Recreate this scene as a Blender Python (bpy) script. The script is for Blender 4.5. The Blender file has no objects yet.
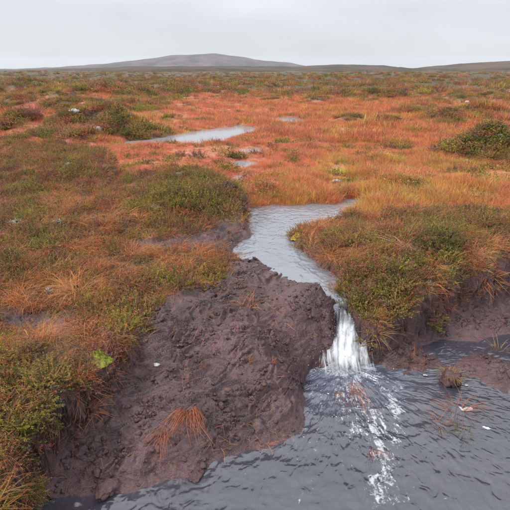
import bpy, math, random
import numpy as np

# ------------------------------------------------------------------ camera, sky, sun, exposure
SC = bpy.context.scene
COL = SC.collection
F_PX, H0, CAMZ = 500.0, 70.0, 1.7            # focal length in photo pixels, horizon row, eye height
PITCH = math.atan((255 - H0) / F_PX)
cam_d = bpy.data.cameras.new('camera')
cam = bpy.data.objects.new('camera', cam_d)
COL.objects.link(cam)
cam.location = (0, 0, CAMZ)
cam.rotation_euler = (math.pi / 2 - PITCH, 0, 0)
cam_d.sensor_width = 36
cam_d.lens = 36 * F_PX / 510
cam_d.clip_start, cam_d.clip_end = 0.05, 20000
SC.camera = cam

SUN_EL, SUN_AZ = math.radians(44), math.radians(-115)    # azimuth from +Y towards +X
world = bpy.data.worlds.new('World')
SC.world = world
world.use_nodes = True
wn, wl = world.node_tree.nodes, world.node_tree.links
wn.clear()
w_out = wn.new('ShaderNodeOutputWorld')
w_bg = wn.new('ShaderNodeBackground')
w_bg.inputs['Strength'].default_value = 0.1
sky = wn.new('ShaderNodeTexSky')
sky.sky_type = 'NISHITA'
sky.sun_disc = False
sky.sun_elevation = SUN_EL
sky.sun_rotation = SUN_AZ
sky.air_density, sky.dust_density = 1.0, 2.0
# overcast: a cloud deck that covers nearly all of the clear sky and, as any overcast sky, brightens towards the zenith
w_tc = wn.new('ShaderNodeTexCoord')
w_sep = wn.new('ShaderNodeSeparateXYZ')
wl.new(w_tc.outputs['Generated'], w_sep.inputs[0])
w_cl = wn.new('ShaderNodeClamp')
wl.new(w_sep.outputs['Z'], w_cl.inputs[0])
w_sq = wn.new('ShaderNodeMath'); w_sq.operation = 'POWER'; w_sq.inputs[1].default_value = 1.15
wl.new(w_cl.outputs[0], w_sq.inputs[0])
w_lum = wn.new('ShaderNodeMath'); w_lum.operation = 'MULTIPLY_ADD'
w_lum.inputs[1].default_value = 7.2; w_lum.inputs[2].default_value = 3.15
wl.new(w_sq.outputs[0], w_lum.inputs[0])
w_map = wn.new('ShaderNodeMapping'); w_map.inputs['Scale'].default_value = (1.5, 1.5, 6)
wl.new(w_tc.outputs['Generated'], w_map.inputs[0])
w_noi = wn.new('ShaderNodeTexNoise'); w_noi.inputs['Scale'].default_value = 2.2; w_noi.inputs['Detail'].default_value = 4
wl.new(w_map.outputs[0], w_noi.inputs['Vector'])
w_nr = wn.new('ShaderNodeMapRange'); w_nr.inputs['To Min'].default_value = 0.8; w_nr.inputs['To Max'].default_value = 1.2
wl.new(w_noi.outputs['Fac'], w_nr.inputs['Value'])
w_mul = wn.new('ShaderNodeMath'); w_mul.operation = 'MULTIPLY'
wl.new(w_lum.outputs[0], w_mul.inputs[0]); wl.new(w_nr.outputs[0], w_mul.inputs[1])
w_col = wn.new('ShaderNodeVectorMath'); w_col.operation = 'SCALE'
w_col.inputs[0].default_value = (0.95, 1.0, 1.05)
wl.new(w_mul.outputs[0], w_col.inputs['Scale'])
w_mix = wn.new('ShaderNodeMix'); w_mix.data_type = 'RGBA'; w_mix.inputs['Factor'].default_value = 0.94
wl.new(sky.outputs[0], w_mix.inputs[6]); wl.new(w_col.outputs[0], w_mix.inputs[7])
wl.new(w_mix.outputs[2], w_bg.inputs['Color'])
wl.new(w_bg.outputs[0], w_out.inputs['Surface'])

sun_d = bpy.data.lights.new('sun', 'SUN')
sun_d.energy, sun_d.angle, sun_d.color = 1.5, math.radians(12), (1.0, 0.96, 0.9)
sun = bpy.data.objects.new('sun', sun_d)
COL.objects.link(sun)
sun.location = (0, 0, 30)
sdir = (math.sin(SUN_AZ) * math.cos(SUN_EL), math.cos(SUN_AZ) * math.cos(SUN_EL), math.sin(SUN_EL))
import mathutils
sun.rotation_euler = mathutils.Vector(sdir).to_track_quat('Z', 'Y').to_euler()

SC.view_settings.view_transform = 'Standard'
SC.view_settings.look = 'None'
SC.view_settings.exposure = 1.12
SC.view_settings.gamma = 1.0
SC.view_settings.use_curve_mapping = False
SC.cycles.use_denoising = True
SC.cycles.transparent_max_bounces = 16
SC.cycles.max_bounces = 6
SC.cycles.volume_bounces = 1

# ------------------------------------------------------------------ numeric helpers
rng = np.random.default_rng(11)
CP, SP = math.cos(PITCH), math.sin(PITCH)

def ray(px, py):
    u, v = (px - 255) / F_PX, (py - 255) / F_PX
    return np.array([u, CP - v * SP, -SP - v * CP])

def P(px, py, z):                       # the world point seen at a photo pixel at height z
    d = ray(px, py)
    t = (z - CAMZ) / d[2]
    return np.array([d[0] * t, d[1] * t, z])

def hash2(ix, iy, seed):
    h = (ix.astype(np.int64) * 374761393 + iy.astype(np.int64) * 668265263 + seed * 974634777) & 0xFFFFFFFF
    h = ((h ^ (h >> 13)) * 1274126177) & 0xFFFFFFFF
    h = ((h ^ (h >> 16)) * 2246822519) & 0xFFFFFFFF
    return ((h ^ (h >> 15)) & 0xFFFFFF) / float(0x1000000)

def perlin(x, y, seed=0):
    ix, iy = np.floor(x), np.floor(y)
    fx, fy = x - ix, y - iy
    u, v = fx * fx * fx * (fx * (fx * 6 - 15) + 10), fy * fy * fy * (fy * (fy * 6 - 15) + 10)
    def g(ox, oy):
        a = hash2(ix + ox, iy + oy, seed) * 2 * np.pi
        return np.cos(a) * (fx - ox) + np.sin(a) * (fy - oy)
    a, b, c, d = g(0, 0), g(1, 0), g(0, 1), g(1, 1)
    return ((a + (b - a) * u) * (1 - v) + (c + (d - c) * u) * v) * 1.5

def fbm(x, y, octv=4, seed=0, gain=0.5):
    s, a, f = 0, 1, 1
    for o in range(octv):
        s = s + a * perlin(x * f + 17.3 * o, y * f - 9.1 * o, seed + o)
        a *= gain; f *= 2.03
    return s

def worley(x, y, seed=0):
    ix, iy = np.floor(x), np.floor(y)
    f1 = np.full(x.shape, 9.0); f2 = np.full(x.shape, 9.0); cid = np.zeros(x.shape)
    for ox in (-1, 0, 1):
        for oy in (-1, 0, 1):
            cx, cy = ix + ox, iy + oy
            d = np.hypot(cx + hash2(cx, cy, seed) - x, cy + hash2(cx, cy, seed + 1) - y)
            c = hash2(cx, cy, seed + 2)
            near = d < f1
            f2 = np.where(near, f1, np.minimum(f2, d))
            cid = np.where(near, c, cid)
            f1 = np.where(near, d, f1)
    return f1, f2, cid

def sstep(a, b, x):
    t = np.clip((x - a) / (b - a), 0, 1)
    return t * t * (3 - 2 * t)

class RBF:                               # thin-plate surface through control points
    def __init__(self, pts, smooth=0.002):
        p = np.array(pts, float)
        self.c = p[:, :2]
        n = len(p)
        A = np.zeros((n + 3, n + 3))
        A[:n, :n] = self.k(np.linalg.norm(self.c[:, None] - self.c[None], axis=2)) + np.eye(n) * smooth
        A[:n, n] = 1; A[:n, n + 1:] = self.c
        A[n, :n] = 1; A[n + 1:, :n] = self.c.T
        b = np.zeros(n + 3); b[:n] = p[:, 2]
        self.w = np.linalg.solve(A, b)
    @staticmethod
    def k(r):
        return r * r * np.log(r + 1e-9)
    def __call__(self, x, y):
        s = self.w[-3] + self.w[-2] * x + self.w[-1] * y
        for (cx, cy), w in zip(self.c, self.w[:-3]):
            r2 = (x - cx) ** 2 + (y - cy) ** 2 + 1e-9
            s = s + w * 0.5 * r2 * np.log(r2)
        return s

def sdf_poly(x, y, poly):                # positive inside
    d = np.full(x.shape, 1e9); ins = np.zeros(x.shape, bool)
    n = len(poly)
    for i in range(n):
        ax, ay = poly[i]; bx, by = poly[(i + 1) % n]
        ex, ey = bx - ax, by - ay
        t = np.clip(((x - ax) * ex + (y - ay) * ey) / (ex * ex + ey * ey + 1e-12), 0, 1)
        d = np.minimum(d, np.hypot(x - ax - t * ex, y - ay - t * ey))
        cond = (ay > y) != (by > y)
        ins ^= cond & (x < (bx - ax) * (y - ay) / (by - ay + 1e-12) + ax)
    return np.where(ins, d, -d)

# ------------------------------------------------------------------ terrain
LOWZ = -0.46                              # level of the lower pool; the upper stream runs at 0
mud_px = [
    # peat slope on the left
    (150,350,-.03),(170,320,.04),(200,290,.06),(225,262,.05),(236,262,.045),(262,273,.035),(290,290,.025),(312,306,.01),
    (200,350,-.1),(250,320,-.05),(285,320,-.1),(306,345,-.26),(298,385,-.41),(292,436,-.46),(270,400,-.33),(270,360,-.19),
    (230,400,-.27),(180,400,-.22),(150,440,-.33),(190,472,-.45),(230,453,-.45),(258,445,-.45),(120,402,-.21),(100,440,-.31),
    (62,470,-.4),(100,492,-.45),(150,484,-.45),(60,430,-.3),(233,240,.035),(228,222,.05),(140,365,-.1),(30,500,-.46),(38,470,-.36),(48,445,-.32),
    # stream channel
    (285,213,-.08),(265,230,-.1),(280,250,-.1),(300,275,-.1),(322,293,-.1),(335,302,-.08),(248,212,-.07),(244,250,-.05),(250,228,-.08),(262,262,-.07),
    # fall and its plunge
    (340,312,-.11),(346,335,-.3),(346,352,-.42),(343,370,-.52),(322,345,-.3),(320,330,-.16),(328,316,-.05),(322,370,-.48),
    # lower pool
    (350,430,-.56),(320,420,-.54),(300,480,-.57),(250,490,-.57),(350,490,-.58),(420,490,-.53),(200,510,-.56),(120,540,-.56),
    (390,440,-.53),(420,450,-.485),(460,470,-.49),(490,480,-.488),(430,420,-.475),(395,400,-.5),(385,370,-.47),
    # right-hand mud
    (362,335,-.27),(385,340,-.3),(400,345,-.36),(420,343,-.45),(455,343,-.475),(498,337,-.47),(440,325,-.38),(480,322,-.38),(440,318,-.33),(480,312,-.33),
    (500,305,-.3),(430,362,-.45),(470,360,-.452),(498,362,-.445),(502,388,-.458),(440,385,-.5),(470,405,-.52),(500,425,-.52),(465,372,-.46),
    (520,330,-.45),(540,400,-.5),(540,300,-.3),
    # bog behind
    (330,205,.0),(300,203,.0),(360,203,.02),
]
mud_pts = [tuple(P(*q)) for q in mud_px]
for gx in np.arange(-10, 10.1, 2.0):
    for gy in (7.6, 9.5, 12, 15):
        mud_pts.append((gx, gy, 0.03))
for gx, gy, gz in ((-3,.5,-.5),(-1,.5,-.55),(1,.5,-.55),(3,.5,-.5),(-3,2,-.3),(-3.5,3,-.05),(-3.5,5,.03),(4.5,3,-.4),(4.5,5,.0),(3.5,6.5,.03),(2.2,5,.0),(1.6,4.4,-.05),(-2,5.5,.02),(-1.5,4.2,.02),(0,-1,-.5)):
    mud_pts.append((gx, gy, gz))
mudf = RBF(mud_pts)

turf_px = [
    (20,154,.27),(60,152,.29),(98,157,.36),(107,167,.33),(20,185,0.18),(60,192,.13),(105,188,0.17),(150,180,.28),(190,178,.33),(222,190,.31),(238,203,.27),
    (200,205,.25),(150,215,0.21),(100,220,0.19),(50,230,0.21),(12,240,0.21),(225,232,.04),(180,240,.03),(140,243,.05),(100,255,0.11),
    (60,270,0.13),(20,280,0.11),(150,270,0.1),(205,268,0.1),(230,264,0.06),(180,285,0.07),(160,303,0.06),(120,290,0.08),(130,330,0.07),(145,345,0.02),
    (12,328,-0.06),(36,316,-0.05),(70,322,0.03),(55,300,0.05),(20,347,0.09),(70,352,0.09),(108,357,0.05),(124,376,0),(20,400,0.04),(70,395,0.02),(52,420,-0.02),
    (20,450,-0.05),(38,440,-0.05),(20,490,-0.12),(-60,300,0.07),(-60,400,0.05),(-60,480,-0.05),(-60,200,0.18),(-100,160,0.2),
    # right bank
    (300,226,.04),(299,240,.04),(345,291,.01),(350,304,-.02),(378,315,-.06),(400,310,-.06),(420,297,-.03),(445,285,.01),(470,271,.05),(500,262,.11),
    (340,250,.15),(370,285,.06),(400,275,.13),(450,250,.2),(400,230,.16),(340,216,.08),(400,213,.13),(450,215,.15),(500,216,.18),(500,240,.18),
    (560,214,.25),(560,250,.2),(320,235,.1),
]
turff = RBF([tuple(P(*q)) for q in turf_px])
polyL = [P(*q)[:2] for q in ((-150,140,.3),(0,145,.26),(60,144,.26),(98,151,.3),(113,160,.28),(115,176,.1),(112,184,.2),(150,175,.25),(195,173,.28),
         (230,184,.25),(246,203,.2),(243,216,.18),(232,228,.14),(222,246,.08),(228,254,.08),(237,263,.07),(208,284,.09),(184,291,.09),(160,310,.08),
         (144,322,.05),(136,336,.02),(128,345,.0),(119,358,.0),(119,372,-.02),(104,386,-.04),(74,399,-.04),(50,413,-.05),(33,436,-.08),(20,488,-.14),(0,560,-.15),(-150,620,-.1),(-500,300,.2))]
polyR = [P(*q)[:2] for q in ((294,228,.04),(297,246,.03),(318,262,.02),(342,282,.0),(341,297,.0),(346,306,-.03),(362,316,-.06),(382,320,-.08),(400,314,-.08),
         (420,300,-.05),(445,288,-.01),(470,274,.03),(484,268,.06),(520,260,.1),(700,250,.15),(700,207,.2),(502,207,.2),(440,208,.16),(400,209,.14),(340,213,.1),(310,217,.08))]

# hummocks out on the bog: (px, base row, half-width px, height px)
bumps_px = [(20,117,26,11),(62,117,30,9),(104,116,22,7),(25,138,30,13),(72,138,30,11),(112,138,26,13),(140,113,26,6),(58,104,40,6),(120,101,44,6),(180,97,46,5),
            (488,165,26,21),(455,162,22,9),(445,126,24,6),(478,121,26,7),(385,128,20,5),(350,122,16,4),(410,116,26,4),(318,103,24,3.5),(250,92,30,5),(200,90,40,4),
            (390,100,30,3),(470,104,34,5),(380,167,26,5),(325,172,22,3),(300,189,26,4),(265,196,18,5),(310,150,20,3),(170,122,10,3),(100,95,40,4),(30,93,40,4),(400,187,28,4),(465,190,30,5)]
bumps = []
GRASSY = {k for k, q in enumerate(bumps_px) if q[:2] in ((325,172),(300,189),(265,196),(400,187),(465,190),(310,150),(380,167))}
for bx, by, bw, bh in bumps_px:
    c = P(bx, by - bh * 0.25, 0.02)
    dist = math.hypot(c[0], c[1])
    bumps.append((c[0], c[1], bw / F_PX * dist * 0.75, min(bw / F_PX * dist, 0.09 * dist) * 0.8, bh / F_PX * dist * 1.35))
# flooded hollows: (px, row, half-width px, half-height px rows, depth)
dips_px = [(160,142,34,4.2,.16),(195,138,32,5.4,.16),(222,133,28,5,.16),(240,129,14,3.6,.14),(255,151,18,4.5,.035),(292,121,15,3.4,.5),(243,165,18,5,.035),(236,180,15,6,.035),(182,85,6,.8,.6),(330,207,30,4,.08),(355,201,14,3,.07),(268,173,10,3,.03),(325,186,5,2.5,.05)]
dips = []
SHEEN = {k for k, q in enumerate(dips_px) if q[:2] in ((255,151),(243,165),(236,180),(268,173),(325,186))}
for bx, by, bw, bh, dep in dips_px:
    c = P(bx, by, 0)
    dist = math.hypot(c[0], c[1])
    dips.append((c[0], c[1], bw / F_PX * dist, (P(bx, by - bh, 0)[1] - P(bx, by + bh, 0)[1]) / 2, dep))

def height(x, y, fine=True):
    """height of the ground and its cover masks"""
    x = np.asarray(x, float); y = np.asarray(y, float)
    shp = x.shape; x = x.ravel(); y = y.ravel()
    z = np.full(x.shape, 0.03); turf = np.zeros(x.shape); mud = np.zeros(x.shape)
    # open bog: low swells, tussocky relief
    rough = sstep(4.5, 7, y)
    bog = 0.035 + 0.05 * np.abs(fbm(x * 0.35, y * 0.35, 3, 5)) + 0.02 * fbm(x * 2.2, y * 2.2, 3, 9)
    bog += sstep(25, 120, y) * (0.9 * fbm(x * 0.02, y * 0.03, 3, 21) + 0.5 * np.abs(fbm(x * 0.09, y * 0.13, 3, 22)))
    bog -= sstep(120, 480, y) * .6
    heath = np.zeros(x.shape)
    for kb, (bx, by, rx, ry, bh) in enumerate(bumps):
        wob = 1 + 0.35 * perlin(x * 1.1 / max(rx, .3), y * 1.1 / max(ry, .3), 31)
        g = np.exp(-(((x - bx) / rx) ** 2 + ((y - by) / ry) ** 2) * wob)
        bog += bh * g
        if kb not in GRASSY: heath = np.maximum(heath, g)
    side = np.clip(sstep(.10, .24, -x / (y + .1)) * sstep(10.5, 12.5, y) + sstep(.2, .4, x / (y + .1)) * sstep(12, 18, y) * .8 + sstep(22, 34, y) * .8, 0, 1)
    hb = side * sstep(.02, .4, fbm(x * .22, y * .13, 4, 191))
    bog += .22 * hb * (1 + sstep(20, 60, y))
    heath = np.maximum(heath, .75 * hb)
    wet = np.zeros(x.shape)
    for kd, (bx, by, rx, ry, dep) in enumerate(dips):
        wob = 1 + 0.5 * perlin(x * 1.6 / max(rx, .3), y * 1.6 / max(ry, .3), 33)
        g = np.exp(-((((x - bx) / rx) ** 2 + ((y - by) / ry) ** 2) * wob) ** 1.5)
        wet = np.maximum(wet, g * (.27 if kd in SHEEN else 1))
        bog = bog * (1 - g) + g * (-dep * 0.6 + 0.5 * 0.02 * perlin(x * 3, y * 3, 8))
    z = bog
    near = y < 12.5
    if near.any():
        xn, yn = x[near], y[near]
        wy = sstep(5.6, 7.2, yn)
        m0 = np.full(xn.shape, .03); q_ = yn < 7.25
        m0[q_] = np.clip(mudf(xn[q_], yn[q_]), -0.65, 0.2)
        mudm = 1 - sstep(5.2, 6.2, yn + 0.3 * perlin(xn * 1.5, yn * 1.5, 3))
        # eroded peat: stepped ledges, clods and cracks
        xs_, ys_ = xn - .9 * m0, yn + 1.4 * m0          # follow the surface down steep faces
        wx = xs_ + 0.05 * fbm(xs_ * 5, ys_ * 5, 2, 41); wyy = ys_ + 0.05 * fbm(xs_ * 5, ys_ * 5, 2, 43)
        sl = 0.35 * (.55 * wx - wyy)
        al, ac = .87 * wx + .5 * wyy, -.5 * wx + .87 * wyy
        base = fbm(al * 1.8, ac * 3.6, 2, 51) * 0.6 + sl * 1.5
        k = base * 4.2
        ter = (np.floor(k) + sstep(0.0, 0.45, k - np.floor(k)) - k) / 4.2
        k2 = (fbm(al * 3.6 + 5, ac * 6.5, 2, 57, .5) * .9 + sl * 2) * 2.4
        ter2 = (np.floor(k2) + sstep(0.0, 0.6, k2 - np.floor(k2)) - k2) / 2.4
        f1, f2, cid = worley(al * 9, ac * 13, 61)
        clod = (np.clip(f2 - f1, 0, .45) - .25) * 0.026 + (cid - .5) * 0.006 * sstep(0, .2, f2 - f1)
        patch = sstep(-.1, .35, fbm(xs_ * 2.3, ys_ * 2.3, 3, 77))
        det = 0.22 * ter + 0.075 * ter2 * (.25 + .75 * patch) + clod * patch + 0.008 * fbm(al * 14, ac * 20, 3, 63, .5) * (.3 + patch) + 0.04 * fbm(xs_ * 2.2, ys_ * 2.2, 3, 65)
        lowflat = sstep(-0.5, -0.4, m0) + 0.0
        quiet = 0.22 + 0.78 * lowflat
        chan = sstep(-.01, -.05, m0) * (yn > 3.6)
        det = det * np.where(m0 < -.42, .55, 1.0) * quiet * (1 - .5 * chan)
        m = m0 + det * mudm
        m = m * (1 - wy) + (bog[near]) * wy
        for bx, by, rx, ry, dep in dips:
            if by < 7.5:
                g = np.exp(-(((xn - bx) / rx) ** 2 + ((yn - by) / ry) ** 2))
                m = np.minimum(m, m * (1 - g) + g * -dep)
        jit = 0.06 * fbm(xn * 4, yn * 4, 3, 71)
        sL = sdf_poly(xn, yn, polyL) + jit
        sR = sdf_poly(xn, yn, polyR) + jit
        s = np.maximum(sL, sR)
        wid = 0.032 + 0.014 * perlin(xn * 3, yn * 3, 72)
        t = sstep(-wid, wid * 1.4, s)
        tz = np.zeros(xn.shape); q_ = s > -.3
        tz[q_] = np.clip(turff(xn[q_], yn[q_]), -0.25, 0.42)
        tz = tz + 0.05 * fbm(xn * 2.1, yn * 2.1, 3, 81) + 0.012 * fbm(xn * 9, yn * 9, 3, 83)
        tz = np.maximum(tz, m - 0.02)
        z[near] = m * (1 - t) + tz * t
        turf[near] = t
        T_ = sstep(.78, .99, t)
        mud[near] = np.maximum(mudm * (1 - T_), sstep(.04, .2, t) * (1 - T_))
        wet_n = wet[near]; wet_n = wet_n * (1 - t); wet[near] = wet_n
        heath[near] *= (1 - t)
    r = lambda a: a.reshape(shp)
    return r(z), r(turf), r(mud), r(heath), r(wet)

def ground_hit(px, py, dmax=400):
    d = ray(px, py)
    t = np.geomspace(1.3, dmax, 900)
    z = height(d[0] * t, d[1] * t)[0]
    below = np.nonzero(CAMZ + d[2] * t < z)[0]
    i = below[0] if len(below) else -1
    if i > 0:
        a = (CAMZ + d[2] * t - z)[i - 1]; b = (CAMZ + d[2] * t - z)[i]
        tt = t[i - 1] + (t[i] - t[i - 1]) * a / (a - b)
    else:
        tt = t[i]
    x, y = d[0] * tt, d[1] * tt
    return np.array([x, y, float(height(np.array([x]), np.array([y]))[0][0])])

# ------------------------------------------------------------------ materials
def new_mat(name):
    m = bpy.data.materials.new(name); m.use_nodes = True
    nt = m.node_tree; nt.nodes.clear()
    out = nt.nodes.new('ShaderNodeOutputMaterial')
    return m, nt.nodes, nt.links, out

def nmix(N, L, fac, a, b, mode='MIX'):
    n = N.new('ShaderNodeMix'); n.data_type = 'RGBA'; n.blend_type = mode
    for s, v in ((0, fac), (6, a), (7, b)):
        if hasattr(v, 'links'): L.new(v, n.inputs[s])
        elif s == 0: n.inputs[0].default_value = v
        else: n.inputs[s].default_value = (*v, 1)
    return n.outputs[2]

def noise(N, L, scale, detail=4, vec=None, rough=.55, dist=0):
    n = N.new('ShaderNodeTexNoise'); n.inputs['Scale'].default_value = scale; n.inputs['Detail'].default_value = detail
    n.inputs['Roughness'].default_value = rough; n.inputs['Distortion'].default_value = dist
    if vec is not None: L.new(vec, n.inputs['Vector'])
    return n.outputs['Fac']

def ramp(N, L, fac, lo, hi, a=0., b=1.):
    n = N.new('ShaderNodeMapRange'); n.interpolation_type = 'SMOOTHSTEP'
    n.inputs['From Min'].default_value = lo; n.inputs['From Max'].default_value = hi
    n.inputs['To Min'].default_value = a; n.inputs['To Max'].default_value = b
    L.new(fac, n.inputs['Value'])
    return n.outputs[0]

def attr(N, name, kind='GEOMETRY'):
    n = N.new('ShaderNodeAttribute'); n.attribute_type = kind; n.attribute_name = name
    return n

def bump(N, L, h, strength, dist, prev=None):
    b = N.new('ShaderNodeBump'); b.inputs['Strength'].default_value = strength; b.inputs['Distance'].default_value = dist
    L.new(h, b.inputs['Height'])
    if prev is not None: L.new(prev, b.inputs['Normal'])
    return b.outputs[0]

def peat_nodes(N, L, vec):
    a = noise(N, L, 2.3, 4, vec); b = noise(N, L, 23, 6, vec, .65); c = noise(N, L, 110, 4, vec, .65); w = noise(N, L, 3.7, 4, vec)
    col = nmix(N, L, ramp(N, L, a, .35, .65), (.058, .028, .030), (.105, .053, .058))
    col = nmix(N, L, ramp(N, L, b, .5, .7), col, (.13, .062, .046))
    col = nmix(N, L, ramp(N, L, c, .6, .75), col, (.16, .11, .105))
    col = nmix(N, L, ramp(N, L, c, .42, .3), col, (.035, .02, .02))
    ro = ramp(N, L, w, .42, .58, .15, .46)
    h = bump(N, L, c, .9, .006, bump(N, L, b, 1., .022))
    return col, ro, h

def make_ground_mat():
    m, N, L, out = new_mat('bog_ground')
    geo = N.new('ShaderNodeNewGeometry'); vec = geo.outputs['Position']
    bs = N.new('ShaderNodeBsdfPrincipled')
    pc, pr, ph = peat_nodes(N, L, vec)
    # thatch under the turf
    t1 = noise(N, L, 9, 5, vec); t2 = noise(N, L, 1.7, 3, vec)
    tc = nmix(N, L, ramp(N, L, t1, .35, .65), (.07, .045, .022), (.2, .095, .04))
    tc = nmix(N, L, ramp(N, L, t2, .45, .65), tc, (.075, .06, .022))
    tc = nmix(N, L, ramp(N, L, noise(N, L, 55, 4, vec, .7), .45, .6), tc, (.035, .022, .012))
    # red bog
    g1 = noise(N, L, .55, 4, vec); g2 = noise(N, L, 12, 5, vec); g3 = noise(N, L, .9, 3, vec)
    gc = nmix(N, L, ramp(N, L, g1, .35, .65), (.40, .14, .085), (.38, .17, .075))
    gc = nmix(N, L, ramp(N, L, g2, .5, .75), gc, (.22, .085, .04))
    # far moor
    mp = N.new('ShaderNodeMapping'); mp.inputs['Scale'].default_value = (.5, 1, 1); L.new(vec, mp.inputs[0])
    h1 = noise(N, L, .045, 6, mp.outputs[0], .65); h2 = noise(N, L, .35, 5, mp.outputs[0], .6)
    mc = nmix(N, L, ramp(N, L, h1, .4, .6), (.085, .05, .036), (.05, .045, .025))
    mc = nmix(N, L, ramp(N, L, h2, .48, .68), mc, (.13, .07, .042))
    mc = nmix(N, L, ramp(N, L, noise(N, L, .12, 5, mp.outputs[0], .7), .6, .7), mc, (.06, .05, .035))
    a_t, a_m, a_h, a_f, a_w = (attr(N, k).outputs['Fac'] for k in ('turf', 'mud', 'heath', 'moor', 'wet'))
    c = nmix(N, L, a_f, gc, mc)
    c = nmix(N, L, a_h, c, (.075, .06, .03))
    c = nmix(N, L, a_w, c, (.10, .05, .03))
    c = nmix(N, L, a_t, c, tc)
    c = nmix(N, L, a_m, c, pc)
    L.new(c, bs.inputs['Base Color'])
    r = N.new('ShaderNodeMix'); L.new(a_m, r.inputs[0]); r.inputs[2].default_value = .9; L.new(pr, r.inputs[3])
    sp = N.new('ShaderNodeSeparateXYZ'); L.new(vec, sp.inputs[0])
    wr = N.new('ShaderNodeMix'); L.new(ramp(N, L, sp.outputs['Z'], -.36, -.42), wr.inputs[0]); L.new(r.outputs[0], wr.inputs[2]); wr.inputs[3].default_value = .12
    L.new(wr.outputs[0], bs.inputs['Roughness'])
    bs.inputs['IOR'].default_value = 1.58
    L.new(ph, bs.inputs['Normal'])
    L.new(bs.outputs[0], out.inputs[0])
    return m

def make_peat_mat():
    m, N, L, out = new_mat('wet_peat')
    geo = N.new('ShaderNodeNewGeometry')
    bs = N.new('ShaderNodeBsdfPrincipled')
    c, r, h = peat_nodes(N, L, geo.outputs['Position'])
    L.new(c, bs.inputs['Base Color']); L.new(r, bs.inputs['Roughness']); L.new(h, bs.inputs['Normal'])
    L.new(bs.outputs[0], out.inputs[0])
    return m

def make_leaf_mat(name, trans=.25, var=.35, rough=.65):
    """plant tissue; its colour is the 'tint' each plant carries"""
    m, N, L, out = new_mat(name)
    at = attr(N, 'tint', 'INSTANCER')
    geo = N.new('ShaderNodeNewGeometry')
    isl = ramp(N, L, geo.outputs['Random Per Island'], 0, 1, 1 - var, 1 + var)
    mul = N.new('ShaderNodeVectorMath'); mul.operation = 'SCALE'
    L.new(at.outputs['Color'], mul.inputs[0]); L.new(isl, mul.inputs['Scale'])
    bs = N.new('ShaderNodeBsdfPrincipled'); bs.inputs['Roughness'].default_value = rough
    bs.inputs['Specular IOR Level'].default_value = .3
    L.new(mul.outputs[0], bs.inputs['Base Color'])
    tr = N.new('ShaderNodeBsdfTranslucent'); L.new(mul.outputs[0], tr.inputs['Color'])
    mx = N.new('ShaderNodeMixShader'); mx.inputs[0].default_value = trans
    L.new(bs.outputs[0], mx.inputs[1]); L.new(tr.outputs[0], mx.inputs[2])
    L.new(mx.outputs[0], out.inputs[0])
    return m

def make_simple(name, c1, c2, scale, rough=.8, bs_=.4, bd=.01):
    m, N, L, out = new_mat(name)
    tc = N.new('ShaderNodeTexCoord'); vec = tc.outputs['Object']
    n1 = noise(N, L, scale, 5, vec)
    bs = N.new('ShaderNodeBsdfPrincipled'); bs.inputs['Roughness'].default_value = rough
    L.new(nmix(N, L, ramp(N, L, n1, .35, .65), c1, c2), bs.inputs['Base Color'])
    L.new(bump(N, L, noise(N, L, scale * 3, 4, vec), bs_, bd), bs.inputs['Normal'])
    L.new(bs.outputs[0], out.inputs[0])
    return m

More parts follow.
